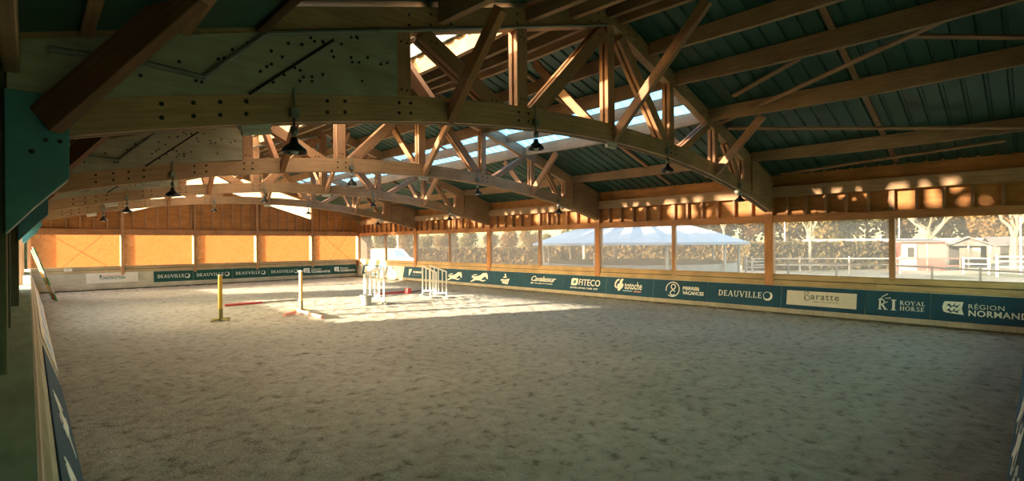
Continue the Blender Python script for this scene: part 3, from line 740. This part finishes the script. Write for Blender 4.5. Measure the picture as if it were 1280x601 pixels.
# square leaf mark
polys(fr, [[(.0, 0), (.78, 0), (1, .2), (1, 1), (.15, 1), (0, .85)]], Tr(15.75), .585, .34, B[8], sx=.40)
put(fr, ([(Tr(15.75) + x * .40, .585 + y * .34) for x, y in [(.3, .25), (.7, .35), (.72, .75), (.5, .72), (.32, .55)]], [(0, 1, 2, 3, 4)]), M['tealprint'], 'logo', B[8], .020)
text(fr, 'FITECO', Tr(15.28), Tr(14.05), .60, .90, B[8], bold=.008)
text(fr, 'EXPERTISE COMPTABLE  CONSEIL  AUDIT', Tr(15.78), Tr(14.15), .44, .51, B[8], bold=.01)
# bottle emblem with a curl
polys(fr, [[(.45, 0), (.62, .12), (.80, .35), (.84, .55), (.70, .66), (.72, .84), (.82, .97), (.62, 1), (.52, .86), (.50, .66), (.34, .54), (.30, .32)], [(.1, .35), (.26, .2), (.3, .28), (.2, .42), (.2, .6), (.3, .78), (.46, .9), (.42, 1), (.22, .9), (.08, .66)]], Tr(13.3), .46, .56, B[9], sx=.62)
text(fr, 'totoche', Tr(12.72), Tr(11.85), .57, .90, B[9], bold=.012, spacing=1.05)
polys(fr, ribbon([(0, 0), (.5, 0)], .05), Tr(12.78), .50, .9, B[9], 'blueprint'); polys(fr, ribbon([(.6, 0), (1, 0)], .05), Tr(12.78), .49, .9, B[9], 'pinkprint')
# swirl in a ring
polys(fr, ribbon(arc(0, 0, 1, -125, 195, 36), .13), Tr(10.42), .70, .29, B[10])
polys(fr, ribbon(arc(0, .28, .34, -60, 240, 18) + [(.30, -.42)], .14) + ribbon([(.17, -.02), (-.30, -.42)] + arc(-.02, -.62, .36, 150, 330, 14), .14), Tr(10.40), .73, .28, B[10])
text(fr, 'PIERRE&', Tr(9.98), Tr(9.28), .70, .84, B[10], bold=.03)
text(fr, 'VACANCES', Tr(9.98), Tr(9.10), .52, .66, B[10], bold=.03)
polys(fr, [[(0, 0), (.6, .1), (1, .5), (.5, .9), (0, .6)]], Tr(9.45), .74, .12, B[10], 'orangeprint')
deauville(fr, Tr(8.52), Tr(6.60), B[11], .21, .69)
# cream board over the teal banner
bb = banner(FR, Tr(6.12), Tr(4.08), .44, .93, 'cream advertising board with dark lettering on the right wall', 'offwhite', None, 'board', .014)
polys(fr, ribbon([(0.02, .95), (.12, 0)], .07) + ribbon([(-.02, .95), (.30, 1.0), (.52, .95)], .07) + ribbon([(.52, .95), (.18, .62)], .06) + ribbon(arc(.32, .3, .28, 110, -220, 22, .3), .08), Tr(5.58), .615, .29, bb, 'greyprint')
for o in bb.children: o.location = FR.n * .012
t_ = text(fr, 'aratte', Tr(5.38), Tr(4.56), .66, .84, bb, m='greyprint', bold=.012, spacing=1.2); t_.location = FR.n * .012
t_ = text(fr, 'maison de confiance', Tr(5.32), Tr(4.58), .575, .625, bb, m='greyprint'); t_.location = FR.n * .012
# monogram
serif_text(fr, 'R', Tr(3.52), Tr(3.28), .50, .82, B[13]); serif_text(fr, 'I', Tr(3.20), Tr(3.04), .50, .82, B[13])
polys(fr, ribbon([(.0, 0), (.4, .5), (1.0, .9), (1.1, 1.0)], .14) + ribbon([(.7, .2), (1.2, .1), (1.45, .35), (1.5, .1)], .12) + ribbon([(.55, -.75), (.9, -.7), (1.1, -.5)], .12), Tr(3.46), .83, .16, B[13])
serif_text(fr, 'ROYAL', Tr(2.98), Tr(2.38), .68, .80, B[13]); serif_text(fr, 'HORSE', Tr(2.98), Tr(2.40), .515, .635, B[13])
normandie(FR, Tr(2.0), Tr(.06), B[14], .69)

# far wall banners
fbl = ['first', 'second', 'third', 'fourth']
FB = [(5.53, 7.62), (7.62, 9.92), (9.92, 12.2), (12.2, 14.45)]
for k, (a, c) in enumerate(FB):
    b = banner(FF, a, c - .01, .40, 1.07, '%s green banner with serif capitals and crescent from the left on the far wall' % fbl[k], 'gbanner', 'green banners on the far kickboard')
    deauville(FF, a + .20, c - .18, b, .19, .74)
for k, (a, c) in enumerate(((14.45, 16.8), (16.8, 18.85))):
    b = banner(FF, a, c - .01, .36, 1.07, ['green banner with a white lion flag behind the right yellow pole, far wall', 'green banner with a white lion flag in the far right corner, far wall'][k], 'gbanner', 'green banners on the far kickboard')
    normandie(FF, a + .22, c - .12, b, .72)
b = banner(FF, 2.35, 4.75, .50, 1.09, 'pale beige sponsor board with small teal lettering, left end of the far wall', 'offwhite', None, 'board')
text(FF, 'Carrosserie', 3.1, 4.05, .86, 1.0, b, 'pinkprint', shear=.3)
text(FF, 'CONSTRUCTION', 2.95, 4.15, .70, .86, b, 'tealprint', bold=.03, shear=.2)
polys(FF, [[(.3, 0), (.8, 0), (1, .5), (.7, 1), (.2, .9), (0, .5)]], 2.92, .84, .14, b, 'greyprint')
b = FF.slab(MB(), 1.4, 1.75, 1.25, 1.42, .004, .016).build('letter_plate', M['offwhite']); tag(b, 'small pale dressage letter plate on the far boards near the left corner', 'plate')
text(FF, 'K', 1.52, 1.63, 1.28, 1.39, b, 'greyprint')
# left and near banners
b = banner(FL, .7, 11.6, .05, .93, 'teal banner with streaky white horse marks on the left kickboard below the camera', 'banner', 'banners on the left kickboard')
for y in (1.9, 4.3, 7.2): polys(FL, HORSE, y, .20, .58, b, sx=1.5)
b = banner(FL, 13.2, 30.0, .05, .93, 'pale blue grey banner further along the left kickboard', 'offwhite', 'banners on the left kickboard')
for q in range(5): polys(FL, [[(0, 0), (1, 0), (1, 1), (0, 1)]], 14 + q * 3.1, .3, .35, b, 'blueprint', sx=1.6)
b = banner(FN, .05, 17.6, .06, .97, 'dark teal banner with white curved marks on the near kickboard, bottom right corner')
for q in range(6): polys(FN, HORSE, 9.5 + q * 1.5, .24, .60, b, sx=1.2)

# ------------------------------------------------------------------ lamps, battens, conduit
def make_lamp():
    e = empty('pendant_lamp')
    mb = MB(); mb.lathe((0, 0, 0), [(.03, .17), (.045, .16), (.05, .11), (.075, .085), (.125, .045), (.15, .01), (.155, -.03), (.145, -.03), (.12, .02), (.07, .06), (.0, .075)], 20)
    mb.build('lamp_shade', M['black'], e, smooth=True)
    MB().lathe((0, 0, 0), [(.0, -.055), (.04, -.045), (.055, -.01), (.045, .03), (.03, .07)], 12).build('bulb', M['white'], e, smooth=True)
    MB().lathe((0, 0, 0), [(.0, .30), (.045, .30), (.05, .22), (.03, .19)], 12).build('socket', M['steel'], e, smooth=True)
    MB().tube([(0, 0, .29), (0, 0, .43)], .012, 6).build('hanger', M['black'], e)
    MB().box(-.055, .055, -.05, .05, .42, .54).build('junction_box', M['steel'], e, bevel=.008)
    MB().tube([(0, 0, .52), (0, -.0, .80)], .014, 6).build('conduit', M['steel'], e)
    return e
lp = make_lamp(); index_kids(lp); first = True
LX = [2.45, 6.91, 11.75, 16.19]
LN = ['leftmost', 'second from the left', 'third from the left', 'rightmost']
for k, y in enumerate(TR):
    for i, x in enumerate(LX):
        o = lp if first else copy_tree(lp); first = False
        o.location = (x, y - .17, arch_lo(x) - .37)
        tag(o, 'black bell lamp under the %s, %s of four' % (TNAME[k], LN[i]), 'lamp', 'black bell lamps under the trusses')
def make_batten():
    e = empty('batten_light')
    MB().box(-.18, .18, -.055, .06, .03, .10).build('housing', M['white'], e, bevel=.01)
    MB().tube([(-.17, 0, .0), (.17, 0, .0)], .045, 10).build('diffuser', M['offwhite'], e)
    return e
bt = make_batten(); index_kids(bt); first = True
for k, y in enumerate(TR):
    for x, nm in ((2.05, 'left end'), (9.55, 'centre'), (16.5, 'right end')):
        o = bt if first else copy_tree(bt); first = False
        sl = math.atan((arch_lo(x + .4) - arch_lo(x - .4)) / .8)
        o.location = (x, y, arch_lo(x) - .08); o.rotation_euler = (0, -sl, 0)
        tag(o, 'small white light fitting under the %s of the %s' % (nm, TNAME[k]), 'light', 'small light fittings under the trusses')
for k, y in enumerate(TR):
    pts = [(.14, -.20, 4.49), (.89, -.20, 4.54), (1.44, -.20, 4.51), (2.11, -.20, 5.19), (9.17, -.20, 7.36)]
    o = MB().tube(pts, .032, 8).build('cable_conduit', M['steel']); o.location = (0, y, 0)
    tag(o, 'grey steel conduit bent along the left rafter of the %s' % TNAME[k], 'conduit', 'conduits on the trusses')

# ------------------------------------------------------------------ jumps and poles
def pole_stand(loc, label, rz):
    e = empty('pole_stand', loc, rz)
    MB().box(-.055, .055, -.055, .055, .05, 1.58).build('upright', M['yellow'], e, bevel=.01)
    MB().box(-.06, .06, -.06, .06, .0, .42).build('lower_sleeve', M['olive'], e, bevel=.01)
    for a in range(4):
        c, s = math.cos(a * math.pi / 2 + .4), math.sin(a * math.pi / 2 + .4)
        MB().beam((c * .04, s * .04, .07), (c * .38, s * .38, .03), .07, .05).build('foot', M['olive'], e, bevel=.006)
    MB().box(-.06, .06, -.06, .06, 1.56, 1.60).build('end_cap', M['white'], e)
    tag(e, label, 'jump stand', 'yellow pole stands')
pole_stand((4.80, 19.75, 0), 'yellow pole stand on cross feet, left of the two on the sand', .1)
pole_stand((7.74, 20.2, 0), 'yellow pole stand on cross feet, right of the two on the sand', .5)
def ground_pole(p, q, bands, lab, r=.05):
    p, q = Vector(p), Vector(q); mid = (p + q) / 2
    e = empty('jump_pole', tuple(mid))
    t = 0
    for f, mname in bands:
        a, b = p.lerp(q, t) - mid, p.lerp(q, t + f) - mid; t += f
        MB().tube([a, b], r, 12).build('painted_band', M[mname], e, smooth=False)
    tag(e, lab, 'jump pole', 'jump poles lying on the sand')
ground_pole((6.05, 24.2, .05), (9.05, 24.05, .05), [(.5, 'red'), (.5, 'palepole')], 'pole with red left half lying on the sand behind the yellow stands')
ground_pole((7.55, 20.0, .06), (7.45, 17.5, .06), [(.34, 'pink'), (.14, 'white'), (.52, 'pink')], 'faded red and white pole end lying beside the right yellow stand', .06)
ground_pole((6.75, 19.2, .05), (7.35, 19.72, .05), [(1., 'pink')], 'short faded red pole piece at the foot of the right yellow stand', .055)
ground_pole((12.75, 23.35, .08), (14.7, 23.4, .08), [(1., 'red')], 'red pole lying between the white jump wings')
ground_pole((14.75, 23.3, .06), (16.4, 23.9, .06), [(1., 'dark_timber')], 'thin dark pole lying behind the right jump wings', .035)
mb = MB(); mb.prism([(14.35, 23.05, 0), (14.65, 23.05, 0), (14.6, 23.05, .28), (14.4, 23.05, .28)], (0, .3, 0))
tag(mb.build('cavaletti_block', M['red'], bevel=.01), 'small red block on the sand at the end of the red pole', 'block')
def wing(p, q, h0, h1, lab):
    # upright fan of white pickets between floor points p and q; h0 at p, h1 at q
    p, q = Vector((*p, 0)), Vector((*q, 0)); ln = (q - p).length
    rz = math.atan2(q.y - p.y, q.x - p.x)
    e = empty('jump_wing', tuple(p), rz)
    MB().box(-.035, .035, -.035, .035, .04, h0).build('post', M['white'], e, bevel=.006)
    MB().box(ln - .035, ln + .035, -.035, .035, .04, h1).build('post', M['white'], e, bevel=.006)
    MB().beam((0, 0, .22), (ln, 0, .22), .04, .08).build('bottom_rail', M['white'], e)
    MB().beam((0, 0, h0 - .03), (ln, 0, h1 - .03), .04, .07).build('top_rail', M['white'], e)
    n = 4
    for i in range(1, n):
        x = ln * i / n; h = h0 + (h1 - h0) * i / n
        MB().box(x - .028, x + .028, -.015, .015, .2, h - .04).build('picket', M['white'], e)
    for x in (0, ln): MB().beam((x, -.34, .035), (x, .34, .035), .07, .07).build('foot', M['white'], e, bevel=.006)
    tag(e, lab, 'jump wing', 'white jump wings')
wing((12.02, 23.25), (12.68, 23.05), 1.15, 1.5, 'white picket jump wing behind the one with the grey tub, left pair')
wing((10.72, 20.65), (11.36, 20.15), 1.3, 1.62, 'white picket jump wing beside the grey tub, left pair')
wing((14.62, 22.0), (15.08, 21.45), 1.5, 1.18, 'white picket jump wing at the rear of the right pair')
wing((14.10, 20.55), (14.72, 20.10), 1.6, 1.28, 'white picket jump wing at the front of the right pair')
e = empty('tub', (10.50, 20.12, 0))
MB().lathe((0, 0, 0), [(0, .0), (.20, .0), (.24, .38), (.27, .40), (.27, .44), (.22, .44), (.2, .1), (0, .1)], 20).build('body', M['potgrey'], e, smooth=False)
MB().lathe((0, 0, .36), [(.27, 0), (.285, .02), (.285, .06), (.25, .06)], 20).build('rim', M['potgrey'], e)
tag(e, 'grey tub standing at the foot of the left front jump wing', 'tub')
LP = [((.95, 33.0, 0), (.16, 34.2, 2.55), 'green', 'palepole', 'green and white striped pole leaning in the far left corner, frontmost'), ((.90, 33.6, 0), (.14, 34.9, 2.6), 'red', 'palepole', 'red and white striped pole leaning in the far left corner'), ((.85, 34.2, 0), (.10, 35.5, 2.45), 'green', 'yellow', 'green and yellow striped pole leaning in the far left corner, rearmost')]
for p, q, c1, c2, lab in LP:
    p, q = Vector(p), Vector(q); e = empty('striped_pole', tuple(p))
    for i in range(7): MB().tube([(q - p) * (i / 7), (q - p) * ((i + 1) / 7)], .05, 10).build('painted_band', M[c1 if i % 2 == 0 else c2], e)
    tag(e, lab, 'jump pole', 'striped poles in the corner')

# ------------------------------------------------------------------ outdoors, placed by bearing and distance from the hall
YAW = .7618; FPX = 632.75
def at(u, d, z=-.12):
    x = (u - 640) / FPX; s, c = math.sin(YAW), math.cos(YAW)
    return Vector(((x * c + s) * d, (-x * s + c) * d, z))
def crown(n, seed, rx, rz, leaf=.34):
    rnd = random.Random(seed); mb = MB()
    lobes = [(Vector((rnd.uniform(-.5, .5) * rx, rnd.uniform(-.5, .5) * rx, rnd.uniform(-.55, .6) * rz)), rnd.uniform(.35, .6)) for _ in range(9)]
    for i in range(n):
        c, r = rnd.choice(lobes)
        d = Vector((rnd.gauss(0, 1), rnd.gauss(0, 1), rnd.gauss(0, 1))).normalized() * (rnd.random() ** .4)
        p = c + Vector((d.x * rx * r, d.y * rx * r, d.z * rz * r))
        a = Vector((rnd.gauss(0, 1), rnd.gauss(0, 1), rnd.gauss(0, 1))).normalized(); b = a.cross(Vector((rnd.gauss(0, 1), rnd.gauss(0, 1), rnd.gauss(0, 1)))).normalized()
        s = leaf * rnd.uniform(.6, 1.3)
        mb.face([p - a * s - b * s * .6, p + a * s - b * s * .6, p + a * s * .7 + b * s * .6, p - a * s * .7 + b * s * .6])
    return mb
def make_tree(seed):
    e = empty('tree')
    crown(3000, seed, 3.6, 4.6, .20).build('crown', M['autumn'], e); 
    e.children[0].location = (0, 0, 5.4)
    mb = MB(); mb.tube([(0, 0, 0), (.1, 0, 2), (0, .1, 4.5)], .26, 8, r1=.14)
    for k in range(4):
        a = k * 1.7 + seed; mb.tube([(0, 0, 2.4 + k * .4), (math.cos(a) * 1.4, math.sin(a) * 1.4, 4.6 + k * .5)], .09, 6, r1=.03)
    mb.build('trunk', M['bark'], e); index_kids(e); return e
protos = [make_tree(s) for s in (1, 2, 3)]
used = [False] * 3
trees = []
for i, u in enumerate(range(455, 735, 26)): trees.append((u, 78 + (i * 7) % 14, .46 + .07 * ((i * 5) % 3), 'low'))
for i, u in enumerate(range(735, 1400, 25)): trees.append((u, 84 + (i * 11) % 20, 1.3 + .14 * ((i * 7) % 4), 'tall'))
for i, (u, d, s, kind) in enumerate(trees):
    k = i % 3
    o = protos[k] if not used[k] else copy_tree(protos[k]); used[k] = True
    o.location = at(u, d); o.scale = (s, s, s); o.rotation_euler = (0, 0, i * 1.3)
    j = i if kind == 'low' else i - 11
    if kind == 'low': lab = '%s low bushy tree from the left outside the far right wall windows' % ORD[j]
    else: lab = '%s tall golden brown tree from the left in the row beyond the hedge' % ORD[j]
    tag(o, lab, 'tree', 'autumn trees outside')
# hedge
def hedge(pa, pb, hgt, wid, n, lab, seed):
    rnd = random.Random(seed); mb = MB(); pa, pb = Vector(pa), Vector(pb); d = pb - pa; nrm = Vector((-d.y, d.x, 0)).normalized()
    mb.beam(pa + Vector((0, 0, hgt * .46 - pa.z)), pb + Vector((0, 0, hgt * .46 - pb.z)), wid * .7, hgt * .92)
    for i in range(n):
        p = pa + d * rnd.random() + nrm * rnd.uniform(-.5, .5) * wid; p.z = hgt * (1 - rnd.random() ** 1.6 * 1.0) - .1
        a = Vector((rnd.gauss(0, 1), rnd.gauss(0, 1), rnd.gauss(0, 1))).normalized(); b = a.cross(Vector((rnd.gauss(0, 1), rnd.gauss(0, 1), rnd.gauss(0, 1)))).normalized(); s = rnd.uniform(.16, .34)
        mb.face([p - a * s - b * s, p + a * s - b * s, p + a * s * .6 + b * s, p - a * s * .6 + b * s])
    tag(mb.build('hedge', M['hedge']), lab, 'hedge')
hedge(at(930, 48), at(1112, 49), 2.42, 1.0, 5200, 'clipped brown green hedge behind the paddock fence, right of the round canopy', 5)
hedge((-14, 64, 0), (34, 64, 0), 4.0, 1.2, 7000, 'added tall hedge behind the far gable, screening the bright horizon', 8)  # added hedge, hides the bright horizon behind the nets
hedge(at(700, 64), at(940, 60), 2.3, 1.0, 4500, 'low hedge seen under the round canopy', 9)
hedge(at(455, 66), at(700, 62), 2.0, 1.0, 4500, 'low hedge outside the windows beside the parked van', 6)
# round canopy with a low wall
def canopy():
    c = at(795, 37, -.12); e = empty('round_canopy', c)
    n = 24; r = 7.5; ze = 2.70; za = 4.75
    mb = MB()
    for i in range(n * 2):
        a0, a1 = math.pi * i / n, math.pi * (i + 1) / n
        def P(a, rr, dz=0): return (rr * math.cos(a), rr * math.sin(a), ze + (za - ze) * (1 - rr / r) + dz)
        rid = .26 if i % 2 == 0 else 0.
        rid2 = .26 - rid
        mb.face([P(a0, r), P(a1, r), P(a1, r * .74, rid2 * .6), P(a0, r * .74, rid * .6)], mi=0)
        mb.face([P(a0, r * .74, rid * .6), P(a1, r * .74, rid2 * .6), P(a1, .6, rid2), P(a0, .6, rid)], mi=i % 2)  # alternate strips lighter, lit folds put into the canvas colour
    mb.build('canvas_roof', [M['tent'], M['tent_lit_fold']], e)
    mb = MB(); mb.lathe((0, 0, 0), [(r, ze - .14), (r + .04, ze - .14), (r + .04, ze + .02), (r, ze + .02)], 48); mb.build('eaves_band', M['tent'], e)
    for i in range(10):
        a = 2 * math.pi * i / 10 + .2
        MB().tube([(6.9 * math.cos(a), 6.9 * math.sin(a), 0), (6.9 * math.cos(a), 6.9 * math.sin(a), ze - .05)], .09, 8).build('post', M['palepole'], e)
    mb = MB(); mb.lathe((0, 0, 0), [(6.75, 0), (6.75, 1.35), (6.68, 1.35), (6.68, 0)], 48); mb.build('ring_wall', M['paleroof'], e)
    tag(e, 'round pale blue canvas canopy over a ring wall outside the right windows', 'canopy')
canopy()
# parked white van with blue windscreen, left of the canopy
p = at(476, 56); q = at(514, 56); ax = (q - p).normalized(); ay = Vector((-ax.y, ax.x, 0))
e = empty('van', p, math.atan2(ax.y, ax.x))
mb = MB(); mb.prism([(-1.1, 0, .45), (3.6, 0, .45), (3.7, 0, 1.1), (2.9, 0, 1.25), (2.1, 0, 2.15), (1.8, 0, 2.25), (-1.0, 0, 2.25), (-1.1, 0, 2.1)], (0, 1.9, 0)); mb.build('body', M['white'], e, bevel=.06)
mb = MB(); mb.prism([(2.86, -.02, 1.3), (2.15, -.02, 2.1), (1.5, -.02, 2.1), (1.5, -.02, 1.3)], (0, 1.94, 0)); mb.build('windscreen', M['bluewin'], e)
for wx in (-.3, 2.9):
    for wy in (.1, 1.8): MB().tube([(wx, wy - .1, .36), (wx, wy + .1, .36)], .36, 18).build('wheel', M['black'], e)
MB().box(3.62, 3.74, .2, 1.7, .5, .7).build('bumper', M['greyroof'], e)
tag(e, 'white van with bluish windscreen parked outside the far right corner', 'van')
# fences
def fence(pts, hgt, nr, mname, lab, post=.05, step=3):
    e = empty('fence', pts[0]); o0 = Vector(pts[0]); P = [Vector(p) - o0 for p in pts]
    for z in nr:
        mb = MB()
        for a, b in zip(P, P[1:]): mb.beam(a + Vector((0, 0, z)), b + Vector((0, 0, z)), .05, .10)
        mb.build('rail', M[mname], e)
    for a, b in zip(P, P[1:]):
        n = max(1, int((b - a).length / step))
        for i in range(n + 1):
            c = a.lerp(b, i / n); MB().box(c.x - post, c.x + post, c.y - post, c.y + post, 0, hgt).build('post', M[mname], e)
    tag(e, lab, 'fence', 'fences outside')
fence([at(985, 33), at(1115, 28.5), at(1300, 21)], 1.42, (1.32,), 'darkrail', 'dark handrail fence close outside the right windows', .05, 2.2)
fence([at(940, 43), at(1125, 41)], 1.45, (.75, 1.28), 'paleroof', 'pale paddock rail fence in front of the hedge')
fence([at(1204, 41), at(1236, 40)], 1.35, (.4, .8, 1.25), 'fencewhite', 'white cross rail gate in front of the gabled barn', .07, 2.4)
fence([at(1246, 37), at(1330, 35)], 1.6, (.35, .75, 1.15, 1.5), 'fencewhite', 'white barred gate at the right edge of the right windows', .08, 2.2)
fence([at(1120, 43), at(1200, 42)], 1.3, (.6, 1.2), 'redhut', 'low brown fence in front of the red hut', .05, 2.)
fence([at(932, 36), at(958, 36)], 1.75, (.9, 1.3), 'fencewhite', 'white rail fence right of the round canopy', .06, 1.6)
# red hut
def local(u, d, u2, d2):
    p, q = at(u, d), at(u2, d2); return p, (q - p).length, math.atan2(q.y - p.y, q.x - p.x)
p, w, rz = local(1126, 46, 1182, 45)
e = empty('stable_hut', p, rz)
MB().box(0, w, 0, 3, 0, 2.55).build('boarding', M['redhut'], e)
mb = MB(); mb.prism([(-.1, -.25, 2.55), (-.1, 3.2, 2.75), (-.1, 3.2, 2.85), (-.1, -.25, 2.66)], (w + .2, 0, 0)); mb.build('roof', M['greyroof'], e)
MB().box(.05, 1.2, -.03, 0, .0, 2.4).build('door', M['palepole'], e)
MB().box(.5, 1.0, -.05, -.02, 1.2, 2.1).build('door_window', M['darkin'], e)
MB().box(1.3, w - .05, -.04, 0, 1.0, 2.35).build('shutter_panel', M['hutpanel'], e)
MB().box(w * .58, w * .58 + .08, -.06, 0, 0, 2.4).build('corner_post', M['palepole'], e)
tag(e, 'low red boarded hut with white door outside the rightmost window', 'hut')
p, w, rz = local(1184, 50, 1238, 48)
e = empty('gabled_barn', p, rz)
mb = MB(); mb.prism([(-.4, -.4, 2.2), (w / 2, -.4, 3.1), (w + .4, -.4, 2.2), (w + .4, -.4, 2.1), (w / 2, -.4, 2.95), (-.4, -.4, 2.1)], (0, 7, 0)); mb.build('roof', M['greyroof'], e)
mb = MB(); mb.prism([(0, .1, 2.15), (w / 2, .1, 2.95), (w, .1, 2.15)], (0, .08, 0)); mb.build('gable_boarding', M['greyroof'], e)
MB().box(0, w, 5, 5.1, 0, 2.2).build('back_wall', M['darkin'], e)
for x in (.05, w * .5, w - .05): MB().box(x - .07, x + .07, -.1, .1, 0, 2.2).build('post', M['palepole'], e)
MB().box(.9, w * .78, .3, .36, .9, 1.95).build('board', M['palepole'], e)
tag(e, 'grey gabled open barn outside the rightmost window', 'barn')
p, w, rz = local(1243, 58, 1340, 55)
e = empty('long_stable', p, rz)
MB().box(0, w, 0, 4, 0, 2.2).build('front_boarding', M['greyroof'], e)
mb = MB(); mb.prism([(-.3, -.5, 2.15), (-.3, 2, 3.1), (-.3, 4.4, 2.15), (-.3, 4.4, 2.05), (-.3, 2, 3.0), (-.3, -.5, 2.05)], (w + .6, 0, 0)); mb.build('roof', M['greyroof'], e)
MB().box(.5, 1.7, -.04, 0, 0, 2.0).build('doorway', M['darkin'], e)
MB().box(3.0, 4.2, -.04, 0, 0, 2.0).build('doorway', M['darkin'], e)
tag(e, 'grey stable with dark doorways at the right edge of the view outside', 'stable')
p, w, rz = local(1015, 72, 1330, 66)
e = empty('long_shed', p, rz)
MB().box(0, w, 0, 5, 0, 2.3).build('side_boarding', M['paleroof'], e)
mb = MB(); mb.prism([(-.2, -.3, 2.2), (-.2, 2.5, 3.0), (-.2, 5.3, 2.2)], (w + .4, 0, 0)); mb.build('roof', M['shedroof'], e)
tag(e, 'long pale roofed shed behind the hedge outside', 'shed')
# bare trees
def bare(u, d, trunk_h, spread, lab, seed, r=.2):
    rnd = random.Random(seed); e = empty('bare_tree', at(u, d)); mb = MB()
    mb.tube([(0, 0, 0), (.05, .05, trunk_h * .5), (0, 0, trunk_h)], r, 8, r1=r * .8); mb.build('trunk', M['bark'], e)
    mb = MB()
    def br(p, dr, ln, rr, dep):
        q = p + dr * ln; mid = (p + q) / 2 + Vector((rnd.uniform(-.1, .1), rnd.uniform(-.1, .1), .1)) * ln
        mb.tube([p, mid, q], rr, 6, r1=rr * .55)
        if dep:
            for _ in range(3):
                d2 = (dr + Vector((rnd.gauss(0, .45), rnd.gauss(0, .45), rnd.uniform(0, .5)))).normalized(); br(q, d2, ln * .62, rr * .55, dep - 1)
    for k in range(5):
        a = k * 1.26 + rnd.random(); br(Vector((0, 0, trunk_h - .05)), Vector((math.cos(a) * spread, math.sin(a) * spread, 1)).normalized(), 1.9, r * .55, 2)
    mb.build('branches', M['bark'], e); tag(e, lab, 'tree', 'bare pollarded trees outside')
bare(1013, 43, 3.1, .5, 'slim pale bare tree in front of the hedge outside', 1, .13)
bare(1163, 49, 3.0, .85, 'bare tree with spreading pale branches above the red hut', 2, .3)
bare(1268, 46, 2.9, .5, 'thick trunked bare tree near the right edge outside', 4, .36)
bare(730, 56, 3.0, .5, 'bare tree seen under the round canopy', 5, .2)
bare(905, 60, 4.0, .4, 'slim bare tree right of the canopy tip', 6, .16)
def lamp_post(u, d, h, lab, arm):
    e = empty('street_lamp', at(u, d)); MB().tube([(0, 0, 0), (0, 0, h)], .07, 8, r1=.05).build('mast', M['white'], e)
    if arm: MB().box(-.5, .5, -.12, .12, h, h + .10).build('lamp_head', M['white'], e, bevel=.02)
    else: MB().lathe((0, 0, h), [(.0, .3), (.09, .2), (.09, 0), (0, 0)], 8).build('lamp_head', M['white'], e)
    tag(e, lab, 'lamp post', 'lamp posts outside')
lamp_post(981, 55, 6.5, 'tall white lamp post at the left of the hedge', False)
lamp_post(1124, 54, 6.5, 'tall white lamp post left of the red hut', False)
lamp_post(1101, 58, 3.25, 'short street lamp with a flat head behind the hedge', True)
lamp_post(1276, 40, 4.2, 'white lamp post beside the barred gate at the right edge', False)
lamp_post(497, 58, 5.0, 'thin white lamp post beside the parked van', False)

# ------------------------------------------------------------------ light
sd = Vector((1, -.43, -.195)).normalized()
sun = bpy.data.lights.new('sun', 'SUN'); sun.energy = 35.; sun.color = (1., .86, .68); sun.angle = R(1.1)
so = bpy.data.objects.new('sun', sun); COL.objects.link(so); so.rotation_euler = sd.to_track_quat('-Z', 'Y').to_euler(); so.location = (-30, 30, 20)
w = bpy.data.worlds.new('sky'); SC.world = w; w.use_nodes = True; nt = w.node_tree; nt.nodes.clear()
sky = nt.nodes.new('ShaderNodeTexSky'); sky.sky_type = 'NISHITA'; sky.sun_disc = False; sky.sun_elevation = R(14); sky.sun_rotation = math.atan2(-sd.x, -sd.y); sky.dust_density = 2.
bg = nt.nodes.new('ShaderNodeBackground'); bg.inputs[1].default_value = 1.6
tint = mixc(nt, 1., sky.outputs[0], (1.0, 1.0, .86), 'MULTIPLY')
L(nt, tint, bg.inputs[0]); wo = nt.nodes.new('ShaderNodeOutputWorld'); L(nt, bg.outputs[0], wo.inputs[0])

# ------------------------------------------------------------------ camera
cam = bpy.data.cameras.new('camera'); co = bpy.data.objects.new('camera', cam); COL.objects.link(co); SC.camera = co
cam.sensor_width = 36; cam.lens = FPX / 1280 * 36; cam.shift_y = 3.81 / 1280; cam.clip_start = .02; cam.clip_end = 500
s, c, rol = math.sin(YAW), math.cos(YAW), .0077
rt = Vector((c, -s, 0)); up = Vector((0, 0, 1)); fw = Vector((s, c, 0))
r2 = rt * math.cos(rol) - up * math.sin(rol); u2 = rt * math.sin(rol) + up * math.cos(rol)
mt = Matrix((r2, u2, -fw)).transposed().to_4x4(); mt.translation = (0, 0, 2.6); co.matrix_world = mt

vs_ = SC.view_settings; vs_.view_transform = 'Standard'; vs_.look = 'None'; vs_.gamma = 1; vs_.exposure = 0.55; vs_.use_curve_mapping = False
cy = SC.cycles; cy.max_bounces = 10; cy.diffuse_bounces = 6; cy.transparent_max_bounces = 32; cy.caustics_reflective = False; cy.caustics_refractive = False
cy.sample_clamp_indirect = 6.; cy.use_denoising = True
